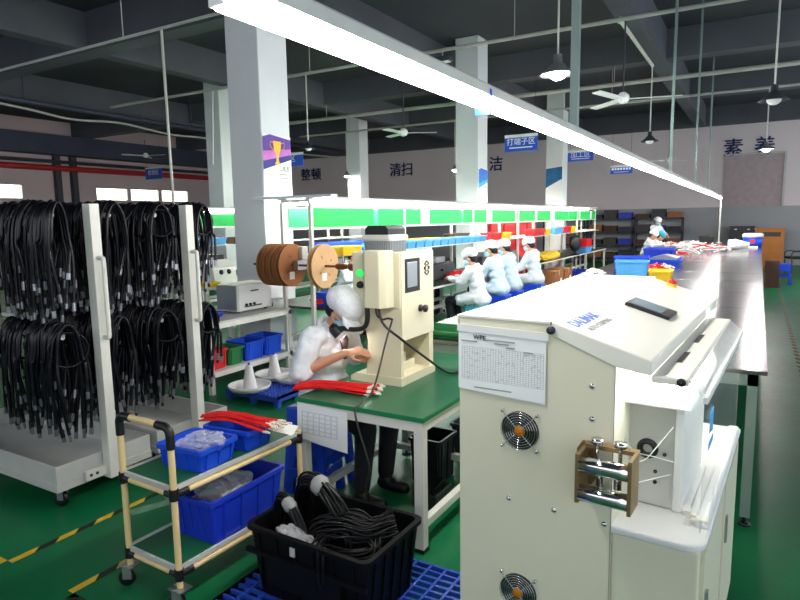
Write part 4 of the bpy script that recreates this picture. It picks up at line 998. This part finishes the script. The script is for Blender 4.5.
bin_((-4.13,5.75,ZS),.26,.4,.1,'yellow','yellow box on the near end of the line shelf behind the pale reel',rib=0)
tag(crumple((.2,.4,.07),21,.35).build('parts_pile','red_wire',None,(-4.25,5.75,DZ+.06)),'heap of red wires on the near end of the assembly desk','wires')
tag(crumple((.14,.2,.05),22,.35).build('plastic_bag','bag',None,(-4.08,6.35,DZ+.05)),'clear plastic bag on the assembly desk beyond the red wires','bag')
bin_((-4.1,5.52,DZ),.32,.3,.16,'blue_bin','blue bin on the near corner of the assembly desk behind the operator',rib=3)
# cream device on the far left table
tbx = thing('side_table','small table behind the low bench carrying the cream device','table',(-6.75,5.35,0)); MB().bb((0,0,.84),(.75,1.1,.87)).build('top','grey_white',tbx)
for x in (0,.7):
    for y in (0,1.05): MB().bb((x,y,0),(x+.05,y+.05,.84)).build('leg','white_paint',tbx)
dv = thing('test_device','cream desk device with dark top and two knobs, left of the nearest column','device',(-6.4,5.9,.87)); MB().prism([(-.2,0),(-.2,.32),(.02,.32),(.16,.22),(.2,0)],(0,-.2,0),(1,0,0),(0,0,1),(0,.4,0)).build('case','white_paint',dv); MB().bb((-.18,-.16,.32),(0,.16,.39)).build('dark_top','black',dv)
for y in (-.07,.07): MB().lathe([(.001,.02),(.03,.015),(.035,0)],(.175,y,.16),(.9,0,.2),14).build('knob','fan_dark',dv)
bin_((-6.15,5.5,.871),.25,.25,.06,'yellow','yellow tray beside the cream desk device',rib=0)
for y, mt, lab in ((7.6,'light_blue','light blue box on the shelf of the second line'),(8.2,'brown_box','brown box on the shelf of the second line'),(8.8,'light_blue','far light blue box on the shelf of the second line')): bin_((-8.28,y,ZS),.22,.45,.12,mt,lab,rib=0)
# ---- steel bench
SB = thing('steel_bench','very long stainless steel bench running down the right side of the hall','table',(-1.05,3.64,0))
y = 0.; k = 0
SH, SW, SL = .88, 1.13, 16.3
while y < SL:
    L_ = 1.22; MB().box((0,y+L_/2-.002,SH-.012),(SW*2,L_-.006,.024),Matrix.Rotation(rnd(-.0022,.0022),3,'X') @ Matrix.Rotation(rnd(-.0012,.0012),3,'Y'),bev=.003).build('steel_top','bench_steel',SB); y += L_
SL = y
MB().bb((-SW+.02,.02,SH-.09),(SW-.04,.06,SH-.024)).bb((SW-.08,.06,SH-.09),(SW-.04,SL-.02,SH-.024)).bb((-SW+.02,.06,SH-.09),(-SW+.06,SL-.02,SH-.024)).build('frame','alu_green',SB)
MB().bb((SW-.08,.06,.14),(SW-.04,SL-.02,.18)).bb((-SW+.02,.06,.14),(-SW+.06,SL-.02,.18)).build('lower_rail','alu_green',SB)
for i in range(8):
    y = .02+i*(SL-.1)/7
    for x in (-SW+.02,SW-.09):
        lg = MB().bb((x,y,.05),(x+.05,y+.05,SH-.024)).build('leg','alu_green',SB)
        MB().cyl((x+.025,y+.025,.012),(x+.025,y+.025,.06),.01,8).lathe([(.001,0),(.035,0),(.03,.012),(.001,.014)],(x+.025,y+.025,0),(0,0,1),14).build('levelling_foot','black_rubber',lg)
ZB = SH+.0015
bin_((-1.5,8.95,ZB),.42,.34,.2,'light_blue','light blue box on the steel bench just behind the machine lid',rz=.1)
bin_((-1.72,10.2,ZB),.5,.4,.18,'blue_bin','blue box on the steel bench behind the light blue one',rz=.1)
bin_((-1.55,12.1,ZB),.5,.6,.22,'blue_bin_dark','dark blue box on the steel bench left of the small grey unit')
bin_((-1.32,11.0,ZB),.5,.55,.1,'blue_bin','flat blue tray on the steel bench holding the small grey unit',rib=0)
gu = thing('grey_unit','small grey unit with a dark screen lying in the flat blue tray','device',(-1.32,11.0,ZB+.007)); MB().prism([(-.2,0),(-.2,.12),(.0,.17),(.2,.12),(.2,0)],(0,-.2,0),(1,0,0),(0,0,1),(0,.4,0)).build('case','aluminium',gu); MB().bb((-.1,-.206,.03),(.1,-.2,.09)).build('screen','black',gu)
bin_((-1.05,8.35,ZB),.26,.34,.13,'yellow','yellow bin on the steel bench right behind the machine',rz=.05)
for i,(x,y,sx,sy,sz,mt,lab) in enumerate(((-1.3,9.6,.16,.3,.09,'red_wire','heap of red wires between the blue boxes and the yellow bin'),(-1.95,8.6,.12,.3,.06,'white_plastic','heap of white parts at the left edge of the steel bench'),(-1.55,13.4,.3,.3,.1,'red_wire','red heap on the steel bench beyond the blue boxes'),(-1.0,15.0,.5,1.0,.09,'pink_white','large heap of pinkish white wires far down the steel bench'),(-1.4,16.6,.4,.7,.13,'white_plastic','white heap of parts in front of the far workers'),(-1.2,10.0,.12,.25,.05,'pink_white','small pale heap beside the red wires'))):
    m = MB(); rr = random.Random(i)
    for k in range(46):
        a = rr.uniform(0,6.3); q = rr.uniform(0,1)**.6; c = Vector((sx*q*math.cos(a),sy*q*math.sin(a),sz*(1-q)*rr.uniform(.3,1)+.012)); d = Vector((rr.uniform(-1,1),rr.uniform(-1,1),rr.uniform(-.15,.25)))*sx*.6
        m.tube(bez([c-d,c+Vector((rr.uniform(-.03,.03),rr.uniform(-.03,.03),rr.uniform(0,.03))),c+d],3),rr.choice((.008,.012)),5,rr.choice((0,0,0,0,0,1)))
    lo_ = min(v[2] for v in m.v)
    tag(m.build('wire_heap',[mt,'red_wire' if mt == 'pink_white' else 'terminal'],None,(x,y,ZB-lo_)),lab,'wires')
bk = thing('paint_bucket','blue and white round bucket at the far right end of the steel bench','bucket',(-.12,17.7,ZB)); MB().lathe([(.001,0),(.2,0),(.22,.24),(.001,.24)],n=28).build('pail','blue_bin',bk); MB().lathe([(.001,.34),(.2,.34),(.235,.31),(.235,.24),(.001,.24)],n=28).build('lid','white_plastic',bk); MB().box((.0,-.216,.14),(.1,.012,.1)).build('paper_label','red_bin',bk)
bg = MB().lathe([(.001,-.2),(.1,-.19),(.11,0),(.08,.14),(.06,.24),(.001,.25)],(0,0,0),(1,.25,-.08),20); tag(bg.build('white_sack','white_plastic',None,(-.42,16.4,ZB+.115)),'white sack lying on the steel bench left of the bucket','sack')
tag(MB().box((-.2,16.9,ZB+.02),(.4,.5,.04),bev=.01).build('white_tray','white_plastic'),'white flat tray in front of the bucket on the steel bench','tray')
tag(MB().box((-1.25,19.0,ZB+.12),(.36,.3,.24),bev=.03).build('dark_case','black'),'small black case near the far end of the steel bench','case')
# ---- far wall furniture
def shelf_unit(x, w, h, lab, ns=4, d=.5, y=23.85):
    t = thing('shelf_unit', lab, 'shelf', (x,y,0))
    for px in (-w/2,w/2-.05):
        for py in (-d,-.05): MB().bb((px,py,0),(px+.05,py+.05,h)).build('post','dark_steel',t)
    for i in range(ns): z = .15+(h-.2)*i/(ns-1); MB().bb((-w/2,-d,z),(w/2,0,z+.05)).build('shelf_board','dark_steel',t)
    return t
SHX = ((-6.45,'black storage shelf by the far wall, left of the other two'),(-4.75,'black storage shelf in the middle of the far wall row'),(-3.1,'black storage shelf behind the far workers'))
cols = ['blue_bin_dark','brown_box','black','dark_steel','plate_dark','cardboard_dark']
for si, (x, lab) in enumerate(SHX):
    shelf_unit(x,1.6,1.62,lab)
    for i in range(4):
        z = .15+1.42*i/3+.0505
        for k in range(3):
            if i == 3 and si == 0: continue
            mt = cols[(si*5+i*3+k*2) % 6]; nm = {'blue_bin_dark':'dark blue','brown_box':'brown','black':'black','dark_steel':'grey','plate_dark':'dark grey','cardboard_dark':'tan'}[mt]
            h = [.2,.16,.24][(i+k) % 3] if i < 3 else [.14,.3,.2][k]
            o = MB().bb((-.22,-.18,0),(.22,.18,h)).bb((-.226,-.186,h-.03),(.226,.186,h)).build('storage_box',mt,None,(x-.52+k*.52,23.6,z))
            tag(o,'%s storage box, %s on the %s shelf of the %s black unit' % (nm,('left','middle','right')[k],('lowest','second','third','top')[i],('left','middle','right')[si]),'box')
fc = thing('filing_cabinet','black filing cabinet by the far wall beyond the steel bench','cabinet',(-.48,23.5,0))
MB().bb((-.37,-.3,0),(.37,.3,1.3)).build('carcass','black',fc)
for i in range(4):
    for s in (-1,1):
        d = MB().bb((s*.185-.175,-.315,.04+i*.315),(s*.185+.175,-.3,.335+i*.315)).build('drawer','dark_steel',fc); MB().bb((s*.185-.04,-.325,.24+i*.315),(s*.185+.04,-.315,.27+i*.315)).build('handle','chrome',d)
oc = thing('wooden_cabinet','orange wooden cabinet beside the black filing cabinet','cabinet',(.3,22.9,0)); MB().bb((-.4,-.25,0),(.4,.25,1.22)).bb((-.43,-.28,1.2),(.43,.28,1.24)).build('carcass','orange_wood',oc); MB().bb((-.2,-.26,.98),(.3,-.25,1.12)).build('sign_plate','plate_dark',oc); MB().bb((-.38,-.258,.05),(-.02,-.25,.9)).build('door','orange_wood',oc)
for z, h, s, lab in ((0,.34,0,'brown carton on the floor beside the far end of the steel bench'),(.341,.28,.01,'brown carton stacked on another beside the steel bench')):
    c = thing('carton', lab, 'box', (.32-s,16.6,z)); MB().bb((-.14,-.22,0),(.14,.22,h)).build('body','brown_box',c); MB().bb((-.14,-.02,h),(.14,.02,h+.001)).build('tape_strip','cardboard_dark',c)
stool((.58,17.3,0),.5,'blue plastic stool beside the brown cartons in the right aisle')
ch = thing('office_chair','dark chair with arms by the far wall at the right edge','chair',(.98,20.6,0),.3)
MB().box((0,0,.45),(.5,.5,.07),bev=.03).build('seat','black',ch); MB().box((.24,0,.8),(.05,.46,.55),Matrix.Rotation(.15,3,'Y'),bev=.02).build('backrest','black',ch)
for s in (-1,1):
    MB().tube(bez([(-.2,s*.26,.0),(-.22,s*.26,.35),(-.2,s*.26,.62),(.2,s*.26,.64),(.3,s*.26,1.0)],5),.016,8).build('arm','dark_steel',ch); MB().tube([(.22,s*.24,.0),(.2,s*.24,.42)],.016,8).build('leg','aluminium',ch)
# things under the tables
fp = thing('foot_pedal','dark foot pedal box on the floor under the press table','pedal',(-1.62,3.1,0)); MB().box((0,0,.05),(.16,.22,.1),bev=.01).build('base','plate_dark',fp); MB().box((0,-.02,.115),(.1,.16,.02),Matrix.Rotation(.2,3,'X')).build('plate','black',fp)
bin_((-1.62,4.0,0),.4,.45,.26,'dark_steel','dark grey storage bin under the second green table')
bin_((-1.78,3.42,0),.22,.24,.3,'black','black bin on the floor behind the press table legs')
# ================================================================== PEOPLE
def hand(m, wrist, dirv, palm_n, s=1., curl=.5):
    d = Vector(dirv).normalized(); n = (Vector(palm_n)-d*d.dot(Vector(palm_n))).normalized(); sd = d.cross(n)
    w = Vector(wrist)
    for k in (-1,-.33,.33,1): m.cap(w+sd*.022*k*.6*s, w+d*.085*s+sd*.027*k*s, .013*s, .012*s, 8)
    for k, L_ in ((-1,.062),(-.33,.075),(.33,.08),(1,.07)):
        a = w+d*.085*s+sd*.027*k*s; d1 = (d*math.cos(curl)+n*math.sin(curl)).normalized(); d2 = (d*math.cos(curl*2.2)+n*math.sin(curl*2.2)).normalized()
        b = a+d1*L_*.55*s; m.cap(a,b,.0098*s,.009*s,8); m.cap(b,b+d2*L_*.5*s,.009*s,.0078*s,8)
    a = w+d*.03*s-sd*.026*s; b = a+(d*.6-sd*.7+n*.4).normalized()*.04*s; m.cap(a,b,.0115*s,.0105*s,8); m.cap(b,b+(d*.9-sd*.1+n*.3).normalized()*.035*s,.0102*s,.009*s,8)
def person(loc, rz, lab, lean=.2, headpitch=.5, hands=None, elbows=None, seat=.46, coat='coat', cap='cap', vox=.012, stand=False, short=False, mask=True, visor=False, headturn=0., shirt=None, legs_fwd=.42, nk=.47, ts=1., kz=None):
    """local frame: +x faces forward, z up, origin on the floor under the pelvis"""
    t = thing('person', lab, 'person', loc, rz)
    hz = seat+.1 if not stand else .92
    V = Vector; sl, cl = math.sin(lean), math.cos(lean)
    def sp(d, x=0., y=0.): d *= ts; return V((sl*d+x*cl, y, hz+cl*d-x*sl))     # along the spine
    neck = sp(nk); hd = neck+V((math.sin(headpitch)*.11+.015,0,math.cos(headpitch)*.115+.01))
    RH = Matrix.Rotation(headturn,3,'Z') @ Matrix.Rotation(headpitch,3,'Y')
    def hp(x, y, z): return hd + RH @ V((x,y,z))
    sh = {s: sp(.42,-.01,s*.165) for s in (-1,1)}
    el = elbows or {s: sp(.2,.14,s*.24) for s in (-1,1)}; hn = hands or {s: V((.42,s*.1,hz+.2)) for s in (-1,1)}
    el = {s: V(el[s]) for s in el}; hn = {s: V(hn[s]) for s in hn}
    hip = {s: V((0,s*.09,hz-.02)) for s in (-1,1)}
    if stand: kn = {s: V((.02,s*.1,.5)) for s in (-1,1)}; an = {s: V((0,s*.1,.09)) for s in (-1,1)}
    else: kn = {s: V((legs_fwd,s*.13,kz or seat+.06)) for s in (-1,1)}; an = {s: V((legs_fwd-.04,s*.13,.09)) for s in (-1,1)}
    b = MB()
    b.ball(hp(-.01,0,.02),(.092,.076,.1),18,R=RH); b.ball(hp(.035,0,-.055),(.055,.052,.06),14,R=RH)
    b.cap(hp(.092,0,.005),hp(.104,0,-.022),.009,.014,8)                              # nose
    for s in (-1,1):
        b.ball(hp(-.005,s*.078,-.01),(.02,.009,.03),8,R=RH); b.ball(hp(.07,s*.03,.012),(.014,.018,.01),8,R=RH)
    b.ball(hp(.082,0,-.058),(.012,.024,.01),8,R=RH)                                  # lips
    b.cap(sp(.4),hp(-.02,0,-.04),.052,.05,12)
    for d, rx, ry in ((0,.1,.15),(.12,.095,.135),(.24,.1,.145),(.34,.095,.15)): b.ball(sp(d),(rx,ry,.1),14)
    for s in (-1,1):
        b.cap(sp(.4),sh[s],.05,.05,10); b.cap(sh[s],el[s],.044,.037,10); b.cap(el[s],hn[s],.038,.026,10)
        b.cap(hip[s],kn[s],.078,.052,10); b.cap(kn[s],an[s],.052,.036,10); b.cap(an[s]+V((0,0,-.045)),an[s]+V((.13,0,-.06)),.035,.026,10)
        dv = (hn[s]-el[s]).normalized(); hand(b,hn[s],(dv+V((.5,-s*.2,-.2))).normalized(),V((0,-s*.6,-1)),1.,.45)
    b.remesh('body','skin',t,min(vox,.008) if vox < .012 else .0095,3)
    # trousers, shoes
    q = MB(); 
    for s in (-1,1): q.cap(hip[s],kn[s],.088,.066,12); q.cap(kn[s],an[s]+V((0,0,.03)),.066,.052,12)
    q.ball(V((0,0,hz-.01)),(.12,.17,.11),16); q.remesh('trousers','trousers',t,vox,4)
    for s in (-1,1):
        f = MB(); f.cap(an[s]+V((-.02,0,-.046)),an[s]+V((.14,0,-.052)),.042,.037,12); f.ball(an[s]+V((0,0,-.02)),(.05,.045,.045),12); f.remesh('shoe','black',t,.01,2)
    # coat
    c = MB()
    for d, rx, ry in ((-.03,.135,.185),(.08,.128,.172),(.2,.122,.168),(.31,.118,.172),(.38,.1,.165)): c.ball(sp(d,-.005),(rx,ry,.11),18)
    for s in (-1,1):
        c.cap(sp(.4),sh[s]+V((0,0,.0)),.068,.07,12)
        e = el[s]; dv = (hn[s]-e).normalized()
        c.cap(sh[s],e,.07,.066 if short else .056,12)
        if not short: c.cap(e,hn[s]-dv*.015,.056,.042,12)
        else: c.cap(e+(sh[s]-e).normalized()*.04,e+dv*.012,.07,.072,12)
        if not stand and not short: c.cap(hip[s]+V((0,0,.01)),hip[s].lerp(kn[s],.6)+V((0,0,.005)),.105,.088,12); c.cap(hip[s]+V((-.04,0,.02)),hip[s]+V((-.05,0,-.0)),.1,.1,12)
        elif stand: c.cap(hip[s],V((0,s*.1,.52)),.12,.135,12)
        else: c.cap(hip[s]+V((0,0,.02)),hip[s]+V((.12,0,0)),.1,.09,12)
    co = c.remesh('coat',coat,t,vox,9); md = co.modifiers.new('folds','DISPLACE'); md.texture = WRK; md.strength = .03; md.mid_level = .5; md.texture_coords = 'LOCAL'
    k = MB(); P = [sp(.455,.07*math.cos(a)-.005,.075*math.sin(a))+V((0,0,-.035*math.cos(a))) for a in [i*2*PI/20 for i in range(20)]]
    k.tube(P,[.018]*20,8,closed=True); k.build('collar',coat,t)
    if shirt:
        f = MB(); A = [sp(.47,.05,.05),sp(.47,.05,-.05),sp(.4,.115,.036),sp(.4,.115,-.036),sp(.27,.138,.008),sp(.27,.138,-.008)]; f.add(A,[(0,1,3,2),(2,3,5,4)],0,True)
        fo = f.build('shirt_front',shirt,t); md = fo.modifiers.new('s','SOLIDIFY'); md.thickness = .012; md.offset = 0
    # hair, cap, mask
    h = MB(); h.ball(hp(-.028,0,.03),(.09,.082,.095),16,R=RH); h.ball(hp(-.055,0,-.03),(.058,.066,.06),14,R=RH); h.remesh('hair','hair',t,.008,2)
    k_ = 1.08 if visor else 1.; g = MB(); g.ball(hp(-.022,0,.07),(.118*k_,.098*k_,.084*k_),18,R=RH); g.ball(hp(-.062*k_,0,.05),(.09*k_,.092*k_,.075*k_),16,R=RH); g.remesh('cap',cap,t,.008,3)
    if visor:
        v = MB(); n_ = 14; A = []
        for i in range(n_+1):
            a = -1.25+2.5*i/n_; A.append(hp(.088*math.cos(a),.088*math.sin(a),.05)); A.append(hp(.04+.135*math.cos(a),.1*math.sin(a),.02-.01*math.cos(a)))
        v.add(A,[(2*i,2*i+1,2*i+3,2*i+2) for i in range(n_)],0,True); vo = v.build('visor','cap',t); md = vo.modifiers.new('s','SOLIDIFY'); md.thickness = .004
        v = MB(); v.tube([hp(-.012+.1*math.cos(a),.088*math.sin(a),.048) for a in [i*2*PI/24 for i in range(24)]],.013,8,closed=True); v.build('cap_band','cap',t)
    else:
        v = MB(); v.tube([hp(-.015+.1*math.cos(a),.085*math.sin(a),.045) for a in [i*2*PI/24 for i in range(24)]],.014,8,closed=True); v.build('cap_band',cap,t)
    if mask:
        v = MB(); v.ball(hp(.048,0,-.042),(.064,.066,.058),16,R=RH); v.remesh('mask','mask',t,.008,2)
        for s in (-1,1):
            w = MB()
            for z in (-.01,-.065): w.tube([hp(.06,s*.058,z),hp(.02,s*.073,z*.6),hp(-.01,s*.086,-.005)],.003,5)
            w.build('mask_strap','mask',t)
    # eyes
    e = MB()
    for s in (-1,1): e.ball(hp(.08,s*.03,.013),(.006,.012,.006),8,R=RH)
    e.build('eyes','black',t)
    return t
# operator at the press, facing +X with a lean
OPX, OPY, OPA = -2.345, 3.0, -.03
person((OPX,OPY,0),OPA,'person in white coat and pale puffy cap bending over the cream press',lean=.2,headpitch=.8,nk=.47,ts=.86,kz=.48,
       elbows={-1:(.03,-.25,.80),1:(.07,.25,.82)},hands={-1:(.26,-.1,.915),1:(.24,.06,.9)},seat=.55,cap='cap_net',vox=.009,short=True,visor=True,shirt='shirt_dark')
stool((OPX-.03,OPY-.02,0),.54,'blue plastic stool under the operator at the press',w=.34)
stool((-2.32,2.86,0),.42,'blue plastic stool with slotted sides under the front left of the press table',rz=.2,w=.28)
# workers on the line, facing -X
W = [(-3.45,8.12,PI+.0,.2,.4,'', 'coat'),
     (-3.45,8.9,PI-.1,.2,.4,'person in pale blue coat and white cap, second along the line','coat_blue'),
     (-3.45,9.5,PI-.05,.2,.45,'person in pale blue coat half hidden, third along the line','coat_blue'),
     (-3.42,10.6,PI-.1,.16,.45,'person in white coat at the far end of the seated row','coat')]
for i, (x, y, a, le, hp_, lab, cm_) in enumerate(W):
    person((x,y,0),a,lab if i else 'person in white coat with pale blue mask, first on the line beside the press',lean=le,headpitch=hp_,coat=cm_,vox=.015,seat=.53 if i else .45,
           elbows={-1:(.2,-.22,.8),1:(.2,.22,.8)},hands={-1:(.42,-.1,.84),1:(.42,.1,.84)})
    stool((x,y,0),.52 if i else .44,('blue plastic stool under the first seated line worker','blue plastic stool under the second seated line worker','blue plastic stool under the half hidden third line worker','blue plastic stool under the last seated line worker')[i],w=.36,mt='cyan' if i == 0 else 'blue_stool')
person((-5.42,9.75,0),0,'person in white coat working on the opposite side of the line',lean=.3,headpitch=.6,vox=.016,seat=.47,elbows={-1:(.22,-.22,.82),1:(.22,.22,.82)},hands={-1:(.5,-.1,.86),1:(.5,.1,.86)})
stool((-5.42,9.75,0),.46,'blue plastic stool on the opposite side of the line',w=.34)
person((-5.42,7.5,0),.05,'person in white coat across the line, seen behind the grey press motor',lean=.34,headpitch=.6,vox=.016,seat=.5,elbows={-1:(.22,-.22,.82),1:(.22,.22,.82)},hands={-1:(.5,-.1,.86),1:(.5,.1,.86)})
stool((-5.42,7.5,0),.49,'blue plastic stool behind the line, across from the press motor',w=.34)
# far workers at the steel bench
person((-2.62,17.4,0),.0,'person in white coat and white cap seated at the far left of the steel bench',lean=.3,headpitch=.6,vox=.018,seat=.52,elbows={-1:(.22,-.22,.9),1:(.22,.22,.9)},hands={-1:(.5,-.1,.96),1:(.5,.1,.96)},mask=False)
stool((-2.62,17.4,0),.51,'blue plastic stool under the far worker with bare face',w=.34)
person((-2.6,18.6,0),-.2,'person in white coat wearing a teal cap at the far steel bench',lean=.35,headpitch=.6,vox=.018,seat=.46,cap='cap_teal',elbows={-1:(.22,-.22,.85),1:(.22,.22,.85)},hands={-1:(.5,-.1,.94),1:(.5,.1,.94)},mask=False)
stool((-2.6,18.6,0),.45,'blue plastic stool under the worker in the teal cap',w=.34)
person((-2.75,20.1,0),-.6,'person in white coat and mask standing behind the far seated workers',lean=.12,headpitch=.35,vox=.018,stand=True,elbows={-1:(.16,-.24,1.15),1:(.16,.24,1.15)},hands={-1:(.36,-.12,1.1),1:(.36,.12,1.1)})

# ================================================================== LIGHT
wd = bpy.data.worlds.new('world'); S.world = wd; wd.use_nodes = True
wd.node_tree.nodes['Background'].inputs[0].default_value = (.82,.9,1,1); wd.node_tree.nodes['Background'].inputs[1].default_value = .95
S.view_settings.view_transform = 'Standard'; S.view_settings.look = 'None'; S.view_settings.gamma = 1; S.view_settings.use_curve_mapping = False
S.view_settings.exposure = 1.18
for k_ in list(bpy.data.meshes):
    if k_.users == 0: bpy.data.meshes.remove(k_)
